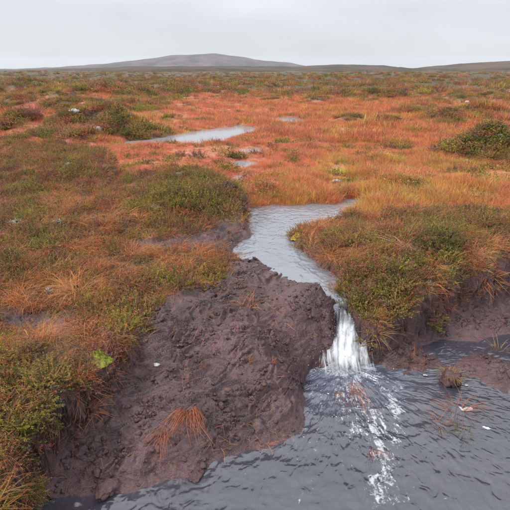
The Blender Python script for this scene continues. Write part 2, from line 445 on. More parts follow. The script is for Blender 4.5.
def make_water(name, ior, ripple_scale, ripple, stretch=(1, 1, 1), sky_fill=(.12, .11, .12), sky_fill_amt=.15, clear=6.0, use_flow=False, film=False):
    """peaty water: mirror reflection over a brown body that darkens with depth, with reflected sky brightness painted in as a pale diffuse share"""
    m, N, L, out = new_mat(name)
    geo = N.new('ShaderNodeNewGeometry')
    mp = N.new('ShaderNodeMapping'); mp.inputs['Scale'].default_value = stretch
    if use_flow:
        fl = attr(N, 'flow'); L.new(fl.outputs['Vector'], mp.inputs[0])
    else:
        L.new(geo.outputs['Position'], mp.inputs[0])
    n1 = noise(N, L, ripple_scale, 1.5, mp.outputs[0], .45, .8); n2 = noise(N, L, ripple_scale * 3.1, 3, mp.outputs[0], .5, .4)
    nr = bump(N, L, n2, ripple * .5, .005, bump(N, L, n1, ripple, .05))
    fr = N.new('ShaderNodeFresnel'); fr.inputs['IOR'].default_value = ior; L.new(nr, fr.inputs['Normal'])
    gl = N.new('ShaderNodeBsdfGlossy'); gl.inputs['Roughness'].default_value = .10; L.new(nr, gl.inputs['Normal'])
    dep = attr(N, 'depth').outputs['Fac']
    ex = N.new('ShaderNodeMath'); ex.operation = 'MULTIPLY'; ex.inputs[1].default_value = -clear; L.new(dep, ex.inputs[0])
    comb = N.new('ShaderNodeCombineXYZ')
    for i, kk in enumerate((1.0, 1.9, 3.0)):
        q = N.new('ShaderNodeMath'); q.operation = 'MULTIPLY'; q.inputs[1].default_value = kk; L.new(ex.outputs[0], q.inputs[0])
        e = N.new('ShaderNodeMath'); e.operation = 'EXPONENT'; L.new(q.outputs[0], e.inputs[0]); L.new(e.outputs[0], comb.inputs[i])
    tr = N.new('ShaderNodeBsdfTransparent'); L.new(comb.outputs[0], tr.inputs[0])
    di = N.new('ShaderNodeBsdfDiffuse'); di.inputs[0].default_value = (*sky_fill, 1)  # pale diffuse colour painted in for the brightness of reflected sky
    body = N.new('ShaderNodeMixShader'); body.inputs[0].default_value = sky_fill_amt
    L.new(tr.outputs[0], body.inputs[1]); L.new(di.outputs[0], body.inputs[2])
    mx = N.new('ShaderNodeMixShader'); L.new(fr.outputs[0], mx.inputs[0]); L.new(body.outputs[0], mx.inputs[1]); L.new(gl.outputs[0], mx.inputs[2])
    if film:                                  # air bubbles near the fall and a lacy film of foam along the current
        ae = attr(N, 'aer').outputs['Fac']
        sa = N.new('ShaderNodeMath'); sa.operation = 'MULTIPLY_ADD'; sa.inputs[1].default_value = .22; sa.inputs[2].default_value = sky_fill_amt; L.new(ae, sa.inputs[0])
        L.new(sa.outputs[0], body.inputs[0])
        f1 = noise(N, L, 34, 5, geo.outputs['Position'], .6, 1.2); f2 = noise(N, L, 9, 3, geo.outputs['Position'])
        st = N.new('ShaderNodeMapping'); st.inputs['Scale'].default_value = (34, 9, 1); L.new(fl.outputs['Vector'], st.inputs[0])
        f3 = noise(N, L, 1, 4, st.outputs[0], .6, .8)
        q1 = N.new('ShaderNodeMath'); q1.operation = 'MULTIPLY_ADD'; q1.inputs[1].default_value = .6; L.new(f1, q1.inputs[0]); L.new(attr(N, 'foam').outputs['Fac'], q1.inputs[2])
        q2 = N.new('ShaderNodeMath'); q2.operation = 'MULTIPLY_ADD'; q2.inputs[1].default_value = .5; L.new(f2, q2.inputs[0]); L.new(q1.outputs[0], q2.inputs[2])
        q3 = N.new('ShaderNodeMath'); q3.operation = 'MULTIPLY_ADD'; q3.inputs[1].default_value = .55; L.new(f3, q3.inputs[0]); L.new(q2.outputs[0], q3.inputs[2])
        ff = ramp(N, L, q3.outputs[0], .99, 1.17)
        fo = N.new('ShaderNodeBsdfDiffuse'); fo.inputs[0].default_value = (.4, .405, .43, 1)
        m2 = N.new('ShaderNodeMixShader'); L.new(ff, m2.inputs[0]); L.new(mx.outputs[0], m2.inputs[1]); L.new(fo.outputs[0], m2.inputs[2])
        mx = m2
    L.new(mx.outputs[0], out.inputs[0])
    return m

def make_foam(name, broken=False):
    m, N, L, out = new_mat(name)
    bs = N.new('ShaderNodeBsdfPrincipled'); bs.inputs['Base Color'].default_value = (.52, .53, .56, 1); bs.inputs['Roughness'].default_value = .45
    geo = N.new('ShaderNodeNewGeometry')
    L.new(bump(N, L, noise(N, L, 70, 4, geo.outputs['Position']), .6, .008), bs.inputs['Normal'])
    if broken:
        fl = attr(N, 'flow')
        mp = N.new('ShaderNodeMapping'); mp.inputs['Scale'].default_value = (34, 3.5, 1); L.new(fl.outputs['Vector'], mp.inputs[0])
        n = noise(N, L, 1.0, 5, mp.outputs[0], .6, .7)
        ad = N.new('ShaderNodeMath'); ad.operation = 'ADD'; L.new(n, ad.inputs[0]); L.new(attr(N, 'thick').outputs['Fac'], ad.inputs[1])
        fac = ramp(N, L, ad.outputs[0], .66, 1.2)
        tr = N.new('ShaderNodeBsdfTransparent'); tr.inputs[0].default_value = (.9, .9, .92, 1)
        mx = N.new('ShaderNodeMixShader'); L.new(fac, mx.inputs[0]); L.new(tr.outputs[0], mx.inputs[1]); L.new(bs.outputs[0], mx.inputs[2])
        L.new(mx.outputs[0], out.inputs[0])
    else:
        L.new(bs.outputs[0], out.inputs[0])
    return m

M_GROUND = make_ground_mat()
M_PEAT = make_peat_mat()
M_LEAF = make_leaf_mat('heather_leaf', .35, .5)
M_GRASS = make_leaf_mat('grass_blade', .45, .4)
M_STEM = make_simple('heather_stem', (.07, .045, .035), (.12, .08, .06), 40)
M_MOSS = make_leaf_mat('moss', .1, .3, .8)
M_ROCK = make_simple('pale_rock', (.25, .24, .22), (.42, .41, .38), 9)
M_BLACK = make_simple('black_peat', (.016, .012, .012), (.035, .025, .024), 14, .9, .9, .03)
M_FOAM = make_foam('foam')
M_FALL = make_foam('white_water', True)
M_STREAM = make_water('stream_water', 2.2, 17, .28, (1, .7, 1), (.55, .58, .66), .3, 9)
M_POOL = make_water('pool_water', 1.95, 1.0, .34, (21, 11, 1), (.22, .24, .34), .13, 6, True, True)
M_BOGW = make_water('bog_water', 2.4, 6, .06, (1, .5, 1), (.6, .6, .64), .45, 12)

# ------------------------------------------------------------------ object helpers
def mesh_from(name, verts, faces, smooth=False):
    me = bpy.data.meshes.new(name)
    verts = np.asarray(verts, np.float32)
    if isinstance(faces, np.ndarray):
        k = faces.shape[1]
        me.vertices.add(len(verts)); me.vertices.foreach_set('co', verts.ravel())
        me.loops.add(faces.size); me.loops.foreach_set('vertex_index', faces.astype(np.int32).ravel())
        me.polygons.add(len(faces)); me.polygons.foreach_set('loop_start', np.arange(0, faces.size, k, dtype=np.int32))
        me.update(calc_edges=True)
    else:
        me.from_pydata([tuple(map(float, v)) for v in verts], [], faces)
        me.update()
    if smooth:
        me.polygons.foreach_set('use_smooth', np.ones(len(me.polygons), bool))
    return me

def grid_faces(nr, nc):
    i = np.arange((nr - 1) * (nc - 1)); r, c = i // (nc - 1), i % (nc - 1)
    a = r * nc + c
    return np.stack([a, a + 1, a + nc + 1, a + nc], 1)

def put_attr(me, name, vals, kind='FLOAT'):
    a = me.attributes.new(name, kind, 'POINT')
    vals = np.asarray(vals, np.float32)
    a.data.foreach_set({'FLOAT': 'value', 'FLOAT_VECTOR': 'vector', 'FLOAT_COLOR': 'color'}[kind], vals.ravel())

def link(name, me, mat=None, parent=None, loc=None):
    o = bpy.data.objects.new(name, me); COL.objects.link(o)
    if mat is not None and not me.materials: me.materials.append(mat)
    if parent is not None: o.parent = parent
    if loc is not None: o.location = loc
    return o

def tag(o, label=None, cat=None, group=None, kind=None):
    for k, v in (('label', label), ('category', cat), ('group', group), ('kind', kind)):
        if v: o[k] = v
    return o

def empty(name, loc, rz=0., s=1.):
    o = bpy.data.objects.new(name, None); COL.objects.link(o)
    o.location = loc; o.rotation_euler = (0, 0, rz); o.scale = (s, s, s); o.empty_display_size = .05
    return o

def in_view(x, y, z, m=70):
    dx, dy, dz = x, y, z - CAMZ
    f = dy * CP - dz * SP; u = dy * SP + dz * CP
    px, py = 255 + F_PX * dx / f, 255 - F_PX * u / f
    return (f > .3) & (px > -m) & (px < 510 + m) & (py > -20) & (py < 510 + m), px, py

# where one kind of cover dominates, read off the photograph: (px, row, radius px, weight)
green_px = [(190,195,36,1.6),(215,205,25,1.6),(150,200,30,1.),(130,205,20,.8),(40,190,30,.9),(30,215,26,.9),(50,245,24,1.),(20,255,22,.8),(122,318,26,1.8),(140,325,18,1.8),(165,280,16,1.),(205,270,16,1.3),(215,275,12,1.3),
            (45,375,30,1.1),(90,380,18,.5),(25,420,22,.9),(440,235,40,1.2),(460,225,30,1.2),(380,275,32,1.3),(360,300,22,1.3),(400,285,20,1.2),(340,240,18,.7),(375,245,22,.8),(480,220,26,1.2),(420,262,20,.9),(60,165,30,.8),(225,195,16,1.5)]
grass_px = [(75,287,24,2.2),(60,205,26,1.0),(110,225,34,1.2),(100,260,34,1.4),(60,280,26,1.4),(150,255,30,1.5),(190,250,30,1.6),(30,300,26,2.),(90,345,22,1.2),(60,335,30,1.3),(320,225,22,1.),(330,255,20,1.3),(395,240,30,1.2),(480,255,22,1.4),(430,280,20,.8),(150,300,16,1.),(120,150,20,.8),(345,265,16,1.2),(400,215,30,.9)]
bare_px = [(24,320,26,11),(150,245,22,6),(185,242,26,7),(210,240,20,9),(228,232,18,12),(135,330,7,6),(60,326,16,8),(110,330,14,6)]
def field(lst, px, py):
    s = np.zeros(px.shape)
    for q in lst:
        ry = q[3] if len(q) == 4 and lst is bare_px else q[2] * .62
        s = np.maximum(s, (1. if lst is bare_px else q[3]) * np.exp(-((px - q[0]) / q[2]) ** 2 - ((py - q[1]) / ry) ** 2))
    return s

# ------------------------------------------------------------------ the ground
def build_ground():
    y1 = np.arange(0.9, 4.6, 0.0066)
    y2 = [y1[-1]]; st = 0.0066
    while y2[-1] < 620:
        st *= 1.012 if y2[-1] < 9 else (1.028 if y2[-1] < 30 else 1.04)
        y2.append(y2[-1] + min(st, y2[-1] * .05))
    ys = np.concatenate([y1, np.array(y2[1:])])
    nc = 860
    u = np.linspace(-1, 1, nc); s = u * (.66 + .34 * u * u)
    X = s[None, :] * (1.3 + .78 * ys)[:, None]
    Y = np.repeat(ys[:, None], nc, 1)
    z, turf, mud, heath, wet = height(X, Y)
    e = mud * (Y < 7)                 # crumbling edges: the peat also breaks sideways
    wall = 4 * turf * (1 - turf) * (Y < 7)
    ww = .035 * fbm((X + Y) * 11, z * 15 + (X - Y) * 3, 4, 94, .6) * wall
    X2 = X + ww * .7 + e * .010 * fbm(X * 8, Y * 8, 2, 97); Y2 = Y - ww + e * .010 * fbm(X * 8 + 9, Y * 8, 2, 98)
    V = np.stack([X2.ravel(), Y2.ravel(), z.ravel()], 1)
    me = mesh_from('ground', V, grid_faces(len(ys), nc), True)
    _, gpx, gpy = in_view(X, Y + (Y < .3), z)
    bare = sstep(.2, .6, np.where(Y < 6.5, field(bare_px, gpx, gpy), 0) + .25 * fbm(X * 5, Y * 5, 3, 99) * (Y < 6.5))
    put_attr(me, 'turf', turf); put_attr(me, 'mud', np.maximum(mud, bare * turf))
    put_attr(me, 'heath', sstep(.25, .6, heath + .4 * fbm(X * 1.1, Y * 1.1, 4, 91, .6))); put_attr(me, 'wet', sstep(.1, .6, wet))
    put_attr(me, 'moor', sstep(22, 60, Y + 9 * fbm(X * .06, Y * .06, 3, 93)))
    o = link('ground', me, M_GROUND)
    tag(o, 'brown peat ground of the eroded bog with grassy moor behind', 'ground', kind='structure')
    print('ground', len(ys), nc)
build_ground()

# far moor ridges and the long hill on the skyline (skyline rows read off the photograph)
def ridge(name, label, prof, D, depth, c1, c2, sc):
    m, N, L, out = new_mat(name + '_heath')
    geo = N.new('ShaderNodeNewGeometry')
    mp = N.new('ShaderNodeMapping'); mp.inputs['Scale'].default_value = (.4, .15, 1); L.new(geo.outputs['Position'], mp.inputs[0])
    bs = N.new('ShaderNodeBsdfPrincipled'); bs.inputs['Roughness'].default_value = .95; bs.inputs['Specular IOR Level'].default_value = .1
    n = noise(N, L, sc, 7, mp.outputs[0], .68)
    L.new(nmix(N, L, ramp(N, L, n, .38, .62), c1, c2), bs.inputs['Base Color']); L.new(bs.outputs[0], out.inputs[0])
    xs = np.linspace(-900, 1400, 420); ks = np.array(prof, float)
    nr = 46
    v = np.linspace(0, 1, nr)
    Yg = D - depth + v[:, None] * depth * 1.6 + 0 * xs[None]
    px = xs[None] + 0 * Yg
    Xg = (px - 255) / F_PX * D * 1.0
    top = CAMZ + (H0 - np.interp(px, ks[:, 0], ks[:, 1])) / F_PX * D * 1.0
    vv = np.clip(v / .625, 0, 1)[:, None]
    shape = np.where(v[:, None] < .625, vv * vv * (3 - 2 * vv), 1 - ((v[:, None] - .625) / .375) ** 2 * .4)
    base = -4.0
    Zg = base + (top - base) * shape + D * .0028 * fbm(Xg / D * 24, Yg / D * 40, 5, 7) * (shape > .02) * (.4 + .6 * (1 - vv))
    me = mesh_from(name, np.stack([Xg.ravel(), Yg.ravel(), Zg.ravel()], 1), grid_faces(nr, len(xs)), True)
    tag(link(name, me, m), label, 'hill', kind='structure')

ridge('hill', 'long low grey hill on the skyline', [(-900,76),(-200,75),(8,72.5),(60,69.5),(110,66.5),(150,62),(182,57.8),(205,56.3),(220,56.2),(240,58.5),(262,62.2),(285,64),(300,67),(340,70),(1400,74)],
      3200, 1500, (.115, .085, .092), (.045, .044, .04), .03)
ridge('far_moor', 'dark brown moor ridges along the horizon on the right', [(-900,72),(8,71.5),(70,69.5),(140,67.4),(200,66.8),(290,67.2),(318,66.0),(335,65.3),(365,66.0),(385,68.6),(400,68.6),(425,68.3),(440,66),(462,63.8),(485,62.6),(505,62),(560,61),(800,60),(1400,62)],
      1100, 480, (.095, .06, .046), (.04, .038, .024), .04)
ridge('moor_rise', 'olive and brown moor rising gently below the skyline', [(-900,76),(8,74),(40,72.6),(75,73.4),(120,71),(160,69.2),(215,68.4),(250,69.4),(285,71.2),(320,70.6),(350,69.4),(385,70.8),(420,72.2),(450,70.4),(478,69.6),(505,67.4),(700,67),(1400,70)],
      430, 230, (.10, .062, .044), (.045, .042, .025), .12)

# ------------------------------------------------------------------ water
def water_sheet(name, label, mat, X, Y, Z, flow=None, parent=None):
    nr, nc = X.shape
    me = mesh_from(name, np.stack([X.ravel(), Y.ravel(), Z.ravel()], 1), grid_faces(nr, nc), True)
    put_attr(me, 'depth', np.clip(Z - height(X, Y)[0], 0, 2))
    if flow is not None: put_attr(me, 'flow', flow.reshape(-1, 3), 'FLOAT_VECTOR')
    return tag(link(name, me, mat), label, 'water', kind='structure')

# upper stream
sx, sy = np.meshgrid(np.arange(-.75, 1.6, .012), np.arange(3.40, 7.4, .012))
lip = P(334, 307, -.03)
# the sheet curls over at the lip of the fall
bound = lip[1] + .05 + .25 * np.abs(sx - lip[0])
over = np.clip(bound - sy, 0, .11)
sy = np.maximum(sy, bound - .11)
sz = -0.035 * sstep(4.3, 3.5, sy) + 0.006 * fbm(sx * 7 + .8 * sy, sy * 5, 3, 101) * sstep(7, 5, sy) - .4 * over - 24 * over ** 2 - .6 * sstep(.05, .085, np.abs(sx - lip[0])) * sstep(0, .04, over)
sz -= .5 * sstep(.05, .12, sdf_poly(sx.ravel(), sy.ravel(), polyR).reshape(sx.shape))     # nothing of it under the right bank
sz -= .6 * sstep(.8, .86, sx) * (sy < 4.5)
water_sheet('stream', 'pale upper stream running between the two turf banks', M_STREAM, sx, sy, sz)

# lower pool, ruffled by the fall; its ripples fan out from the foot of the fall
foot = P(345, 366, LOWZ + .03)
def pool_level(x, y):
    dx, dy = x - foot[0], y - foot[1]
    r = np.hypot(dx, dy); a = np.arctan2(dx, -dy)
    tur = np.exp(-(r / .75) ** 2)
    z = LOWZ + .045 * np.exp(-(r / .28) ** 2)
    z = z + (.004 + .016 * tur) * fbm(a * 3.2 + .5 * r, r * 5.5, 3, 111) + (.006 * fbm(x * 7, y * 9, 3, 113, .5) + .006 * perlin(x * 3.2, y * 4.5, 115)) * (.35 + .65 * sstep(1.5, .8, x))
    return z, r, a
qx, qy = np.meshgrid(np.arange(-1.9, 2.9, .0105), np.arange(.95, 4.1, .0105))
qz, qr, qa = pool_level(qx, qy)
pool = water_sheet('pool', 'dark rippled lower pool below the fall', M_POOL, qx, qy, qz, np.stack([qa, qr, 0 * qr], 2))
put_attr(pool.data, 'aer', np.exp(-(qr / .55) ** 2))
FOAM_PATHS = [([(345,368),(352,385),(362,400),(372,420),(378,440),(384,465),(384,495)], 0.109, 0.218), ([(352,366),(375,380),(392,395),(398,410),(394,440),(386,460)], 0.0653, 0.208), ([(338,368),(345,390),(350,410),(358,430)], 0.145, 0.166),
         ([(340,366),(322,384),(314,412),(318,440)], 0.145, 0.104), ([(345,372),(330,374),(308,368)], 0.131, 0.208), ([(366,372),(380,386),(392,392)], 0.131, 0.177), ([(328,370),(345,374),(362,370)], 0.131, 0.34)]
ff_ = np.zeros(qx.shape)
for pth, wd, st in FOAM_PATHS:
    w_ = np.array([P(a, b, LOWZ)[:2] for a, b in pth])
    for (ax_, ay_), (bx_, by_) in zip(w_[:-1], w_[1:]):
        ex_, ey_ = bx_ - ax_, by_ - ay_
        t0 = np.clip(((qx - ax_) * ex_ + (qy - ay_) * ey_) / (ex_ ** 2 + ey_ ** 2), 0, 1)
        ff_ = np.maximum(ff_, st * np.exp(-(np.hypot(qx - ax_ - t0 * ex_, qy - ay_ - t0 * ey_) / wd) ** 2))
put_attr(pool.data, 'foam', ff_)

# flooded hollows out on the bog
for i, (bx, by, rx, ry, dep) in enumerate(dips):
    if by < 7.2: continue
    gx, gy = np.meshgrid(np.linspace(bx - 1.9 * rx, bx + 1.9 * rx, 40), np.linspace(by - 1.9 * ry, by + 1.9 * ry, 30))
    water_sheet('bog_pool', 'shallow pool lying in the red bog', M_BOGW, gx, gy, 0 * gx + .002 + .0006 * i)

# the fall
fall_px = [(328,300,-.05,.16),(335,307,-.055,.15),(342,316,-.09,.17),(346,326,-.17,.24),(348,337,-.25,.32),(347,349,-.325,.42),(346,361,-.39,.52),(347,374,-.425,.62),(350,388,-.442,.74)]
fp = np.array([[*P(a, b, c), w] for a, b, c, w in fall_px])
tt = np.linspace(0, 1, 130); tk = np.linspace(0, 1, len(fp))
cx, cy, cz, cw = (np.interp(tt, tk, fp[:, k]) for k in range(4))
cz = np.convolve(np.pad(cz, 5, 'edge'), np.ones(11) / 11, 'valid'); cx = np.convolve(np.pad(cx, 5, 'edge'), np.ones(11) / 11, 'valid')
uu = np.linspace(-1, 1, 56)
FX = cx[:, None] + uu[None] * cw[:, None] * .5
FY = np.repeat(cy[:, None], 56, 1) - .03 * (1 - uu[None] ** 2)
lump = fbm(FX * 13, tt[:, None] * 3.2 + 0 * FX, 3, 121)
FZ = cz[:, None] + .035 * (1 - uu[None] ** 2) + .018 * lump * sstep(0, .3, tt)[:, None]
FY = FY - .02 * lump * sstep(0.1, .4, tt)[:, None]
me = mesh_from('waterfall', np.stack([FX.ravel(), FY.ravel(), FZ.ravel()], 1), grid_faces(130, 56), True)
thick = (1 - uu[None] ** 2) * .72 * sstep(.0, .5, tt)[:, None] * (1 - .95 * sstep(.66, 1, tt)[:, None]) + 0 * FX
put_attr(me, 'thick', thick - .02)
put_attr(me, 'flow', np.stack([FX, tt[:, None] * 1. + 0 * FX, 0 * FX], 2).reshape(-1, 3), 'FLOAT_VECTOR')
fall = tag(link('waterfall', me, M_FALL), 'small white waterfall tumbling between the banks into the pool', 'waterfall', kind='structure')

def blobs(pts, sizes, flat, seed, sub=1):
    """small lumpy foam pieces joined into one mesh"""
    import bmesh
    bm = bmesh.new(); bmesh.ops.create_icosphere(bm, subdivisions=sub, radius=1)
    bv = np.array([v.co[:] for v in bm.verts]); bf = np.array([[v.index for v in f.verts] for f in bm.faces]); bm.free()
    r = np.random.default_rng(seed)
    V, Fc = [], []
    for k, (p, s) in enumerate(zip(pts, sizes)):
        d = bv * (1 + .16 * r.standard_normal((len(bv), 1)))
        a = r.uniform(0, 6.28); c_, s_ = math.cos(a), math.sin(a)
        d = d * [s * r.uniform(.8, 1.6), s * r.uniform(.6, 1.1), s * flat]
        d = np.stack([d[:, 0] * c_ - d[:, 1] * s_, d[:, 0] * s_ + d[:, 1] * c_, d[:, 2]], 1)
        V.append(d + p); Fc.append(bf + k * len(bv))
    return np.concatenate(V), np.concatenate(Fc)

n = 170
t_ = rng.beta(2.2, 1.1, n); idx = (t_ * 129).astype(int)
pp = np.stack([cx[idx] + rng.normal(0, 1, n) * cw[idx] * .3, cy[idx] - .03 - rng.exponential(.02, n), cz[idx] + rng.exponential(.022, n) + .015], 1)
v, f = blobs(pp, rng.uniform(.0012, .0035, n), .9, 5)
tag(link('spray', mesh_from('spray', v, f, True), M_FOAM, fall), kind='stuff')

# foam drifting away down the pool
paths = [([(345,368),(352,385),(362,400),(372,420),(378,440),(384,465),(384,495)], 330, 7., .004), ([(352,366),(375,380),(392,395),(398,410),(394,440),(386,460)], 130, 4., .0038),
         ([(338,368),(345,390),(350,410),(358,430)], 160, 7, .004), ([(340,366),(322,384),(314,412),(318,440)], 60, 7, .0035), ([(345,370),(330,372),(312,366)], 100, 5, .004), ([(360,400),(350,440),(345,480)], 90, 24, .0028)]
pts, szs = [], []
for pth, n, sp, s0 in paths:
    q = np.array(pth, float); tq = rng.beta(.9, 1.2, n) * (len(q) - 1)
    for t0 in tq:
        i = min(int(t0), len(q) - 2); pxy = q[i] + (q[i + 1] - q[i]) * (t0 - i) + rng.normal(0, sp, 2)
        keep = perlin(np.array([pxy[0] * .16]), np.array([pxy[1] * .16]), 131)[0]
        if keep < .12: continue
        w = P(pxy[0], pxy[1], LOWZ)
        z = pool_level(np.array([w[0]]), np.array([w[1]]))[0][0]
        pts.append((w[0], w[1], z)); szs.append(s0 * rng.lognormal(-.35, .5))
v, f = blobs(pts, szs, .22, 6)
tag(link('foam', mesh_from('foam', v, f, True), M_FOAM), 'white foam flecks drifting in streaks down the pool', 'foam', kind='stuff')

# ------------------------------------------------------------------ plants: shapes
def blades(r, n, rad, l0, l1, width, lean, droop, segs=5, wind=(0, 0), stiff=0.0):
    V, Fc = [], []
    k = 0
    for _ in range(n):
        a, rr = r.uniform(0, 6.283), rad * math.sqrt(r.uniform())
        x, y = rr * math.cos(a), rr * math.sin(a)
        az = a + r.normal(0, .9); ln = r.uniform(l0, l1)
        th = abs(r.normal(lean, .25)) + stiff * rr / max(rad, 1e-4)
        h = np.array([math.cos(az) + wind[0], math.sin(az) + wind[1]]); h /= np.hypot(*h) + 1e-9
        sid = np.array([-h[1], h[0], 0]); w = width * r.uniform(.6, 1.3)
        tw = r.uniform(-1, 1)
        p = np.array([x, y, -.01]); st = ln / segs
        cur = r.normal(0, .25)
        for s in range(segs + 1):
            ww = w * (1 - (s / segs) ** 1.6 * .85) * .5
            V.append(p - sid * ww + np.array([0, 0, tw * ww * .5])); V.append(p + sid * ww - np.array([0, 0, tw * ww * .5]))
            if s < segs:
                b = k + 2 * s; Fc.append((b, b + 1, b + 3, b + 2))
            p = p + np.array([h[0] * math.sin(th), h[1] * math.sin(th), math.cos(th)]) * st
            if p[2] < .006: p[2] = .006 + .01 * r.uniform()
            th = min(th + droop / segs * r.uniform(.6, 1.4), 1.75)
            ca, sa = math.cos(cur / segs), math.sin(cur / segs)
            h = np.array([h[0] * ca - h[1] * sa, h[0] * sa + h[1] * ca]); sid = np.array([-h[1], h[0], 0])
        k += 2 * (segs + 1)
    return np.array(V), np.array(Fc)

def heather(r, n, rad, h0, h1, leaf, per):
    """woody stems and small leafy shoots: two meshes"""
    SV, SF, LV, LF = [], [], [], []
    for _ in range(n):
        a, rr = r.uniform(0, 6.283), rad * math.sqrt(r.uniform())
        p = np.array([rr * math.cos(a) * .6, rr * math.sin(a) * .6, -.01])
        hh = r.uniform(h0, h1) * (1 - .35 * (rr / rad) ** 2)
        az = a + r.normal(0, .6); th = .25 + .75 * rr / rad + r.normal(0, .12)
        d = np.array([math.cos(az) * math.sin(th), math.sin(az) * math.sin(th), math.cos(th)])
        segs = 4; pts = [p]
        for s in range(segs):
            p = p + d * hh / segs; pts.append(p)
            d = d + r.normal(0, .16, 3) + np.array([0, 0, .08]); d /= np.linalg.norm(d)
        sd = np.cross(d, [0, 0, 1]); sd /= np.linalg.norm(sd) + 1e-6
        b = len(SV)
        for s, q in enumerate(pts):
            w = .0014 * (1.3 - s / segs)
            SV += [q - sd * w, q + sd * w]
            if s < segs: SF.append((b + 2 * s, b + 2 * s + 1, b + 2 * s + 3, b + 2 * s + 2))
        for j in range(per):
            t = r.uniform(.3, 1.03) * segs; i = min(int(t), segs - 1)
            q = pts[i] + (pts[i + 1] - pts[i]) * (t - i)
            o = r.normal(0, 1, 3) + np.array([0, 0, .7]); o /= np.linalg.norm(o)
            c = np.cross(o, r.normal(0, 1, 3)); c /= np.linalg.norm(c) + 1e-6
            ln, wd = leaf * r.uniform(.6, 1.4), leaf * .22
            b = len(LV)
            LV += [q - c * wd * .5, q + o * ln * .5 - c * wd, q + o * ln, q + o * ln * .5 + c * wd]
            LF.append((b, b + 1, b + 2, b + 3))
    return np.array(SV), np.array(SF), np.array(LV), np.array(LF)

def two_mat_mesh(name, sv, sf, lv, lf, m1, m2):
    me = mesh_from(name, np.concatenate([sv, lv]), np.concatenate([sf, lf + len(sv)]))
    me.materials.append(m1); me.materials.append(m2)
    mi = np.zeros(len(sf) + len(lf), np.int32); mi[len(sf):] = 1
    me.polygons.foreach_set('material_index', mi)
    return me

def kit(name, meshes):
    c = bpy.data.collections.new(name)
    for i, me in enumerate(meshes):
        c.objects.link(bpy.data.objects.new('%s_%d' % (name, i), me))
    return c

R = lambda s: np.random.default_rng(s)
def gmesh(name, *a, mat=None, **k):
    v, f = blades(*a, **k)
    me = mesh_from(name, v, f); me.materials.append(mat or M_GRASS); return me

K_HEATH = kit('heather_sprig', [two_mat_mesh('heather_sprig', *heather(R(200 + i), 26, .085, .07, .15, .0085, 42), M_STEM, M_LEAF) for i in range(5)])
K_GRASS = kit('grass_tuft', [gmesh('grass_tuft', R(220 + i), 38, .06, .09, .24, .0021, .55, 1.5, 6, wind=(.5, -.3)) for i in range(5)])
K_MAT = kit('straw_mat', [gmesh('straw_mat', R(230 + i), 34, .09, .08, .22, .002, 1.25, .6, 5, wind=(.8, -.5)) for i in range(4)])
K_BOG = kit('bog_tuft', [gmesh('bog_tuft', R(240 + i), 70, .13, .07, .20, .0042, .35, .9, 4) for i in range(5)])
K_MID = kit('mid_tuft', [gmesh('mid_tuft', R(250 + i), 60, .32, .12, .30, .012, .4, .8, 3) for i in range(4)])
K_MIDH = kit('mid_heath', [two_mat_mesh('mid_heath', *heather(R(260 + i), 40, .26, .14, .30, .035, 12), M_STEM, M_LEAF) for i in range(4)])

def scatter_tree(coll):
    nt = bpy.data.node_groups.new('scatter_' + coll.name, 'GeometryNodeTree')
    nt.interface.new_socket('Geometry', in_out='INPUT', socket_type='NodeSocketGeometry')
    nt.interface.new_socket('Geometry', in_out='OUTPUT', socket_type='NodeSocketGeometry')
    N, L = nt.nodes, nt.links
    gi, go = N.new('NodeGroupInput'), N.new('NodeGroupOutput')
    ci = N.new('GeometryNodeCollectionInfo'); ci.inputs[0].default_value = coll
    ci.inputs['Separate Children'].default_value = True; ci.inputs['Reset Children'].default_value = True
    iop = N.new('GeometryNodeInstanceOnPoints'); iop.inputs['Pick Instance'].default_value = True
    def na(name, dt):
        q = N.new('GeometryNodeInputNamedAttribute'); q.data_type = dt; q.inputs['Name'].default_value = name; return q.outputs[0]
    L.new(gi.outputs[0], iop.inputs['Points']); L.new(ci.outputs[0], iop.inputs['Instance'])
    L.new(na('vid', 'INT'), iop.inputs['Instance Index'])
    e2r = N.new('FunctionNodeEulerToRotation'); L.new(na('rot', 'FLOAT_VECTOR'), e2r.inputs[0]); L.new(e2r.outputs[0], iop.inputs['Rotation'])
    L.new(na('scl', 'FLOAT_VECTOR'), iop.inputs['Scale'])
    L.new(iop.outputs[0], go.inputs[0])
    return nt

def scatter(name, label, cat, coll, pts, axis, scl, tint, yaw=None, seed=0):
    """one mass of plants: a plant of the kit at every point"""
    r = np.random.default_rng(900 + seed); n = len(pts)
    yaw = r.uniform(0, 6.283, n) if yaw is None else yaw
    ax = axis / np.linalg.norm(axis, axis=1, keepdims=True)
    ref = np.stack([np.cos(yaw), np.sin(yaw), 0 * yaw], 1)
    bx = ref - ax * (ref * ax).sum(1, keepdims=True); bx /= np.linalg.norm(bx, axis=1, keepdims=True) + 1e-9
    by = np.cross(ax, bx)
    ry = np.arcsin(np.clip(-bx[:, 2], -1, 1)); rx = np.arctan2(by[:, 2], ax[:, 2]); rz = np.arctan2(bx[:, 1], bx[:, 0])
    me = bpy.data.meshes.new(name); me.vertices.add(n); me.vertices.foreach_set('co', np.asarray(pts, np.float32).ravel())
    put_attr(me, 'rot', np.stack([rx, ry, rz], 1), 'FLOAT_VECTOR')
    s = np.asarray(scl); s = np.repeat(s[:, None], 3, 1) if s.ndim == 1 else s
    put_attr(me, 'scl', s, 'FLOAT_VECTOR')
    put_attr(me, 'tint', np.concatenate([tint, np.ones((n, 1))], 1), 'FLOAT_COLOR')
    a = me.attributes.new('vid', 'INT', 'POINT'); a.data.foreach_set('value', r.integers(0, len(coll.objects), n).astype(np.int32))
    o = link(name, me)
    md = o.modifiers.new('scatter', 'NODES'); md.node_group = scatter_tree(coll)
    tag(o, label, cat, kind='stuff')
    print(name, n)
    return o

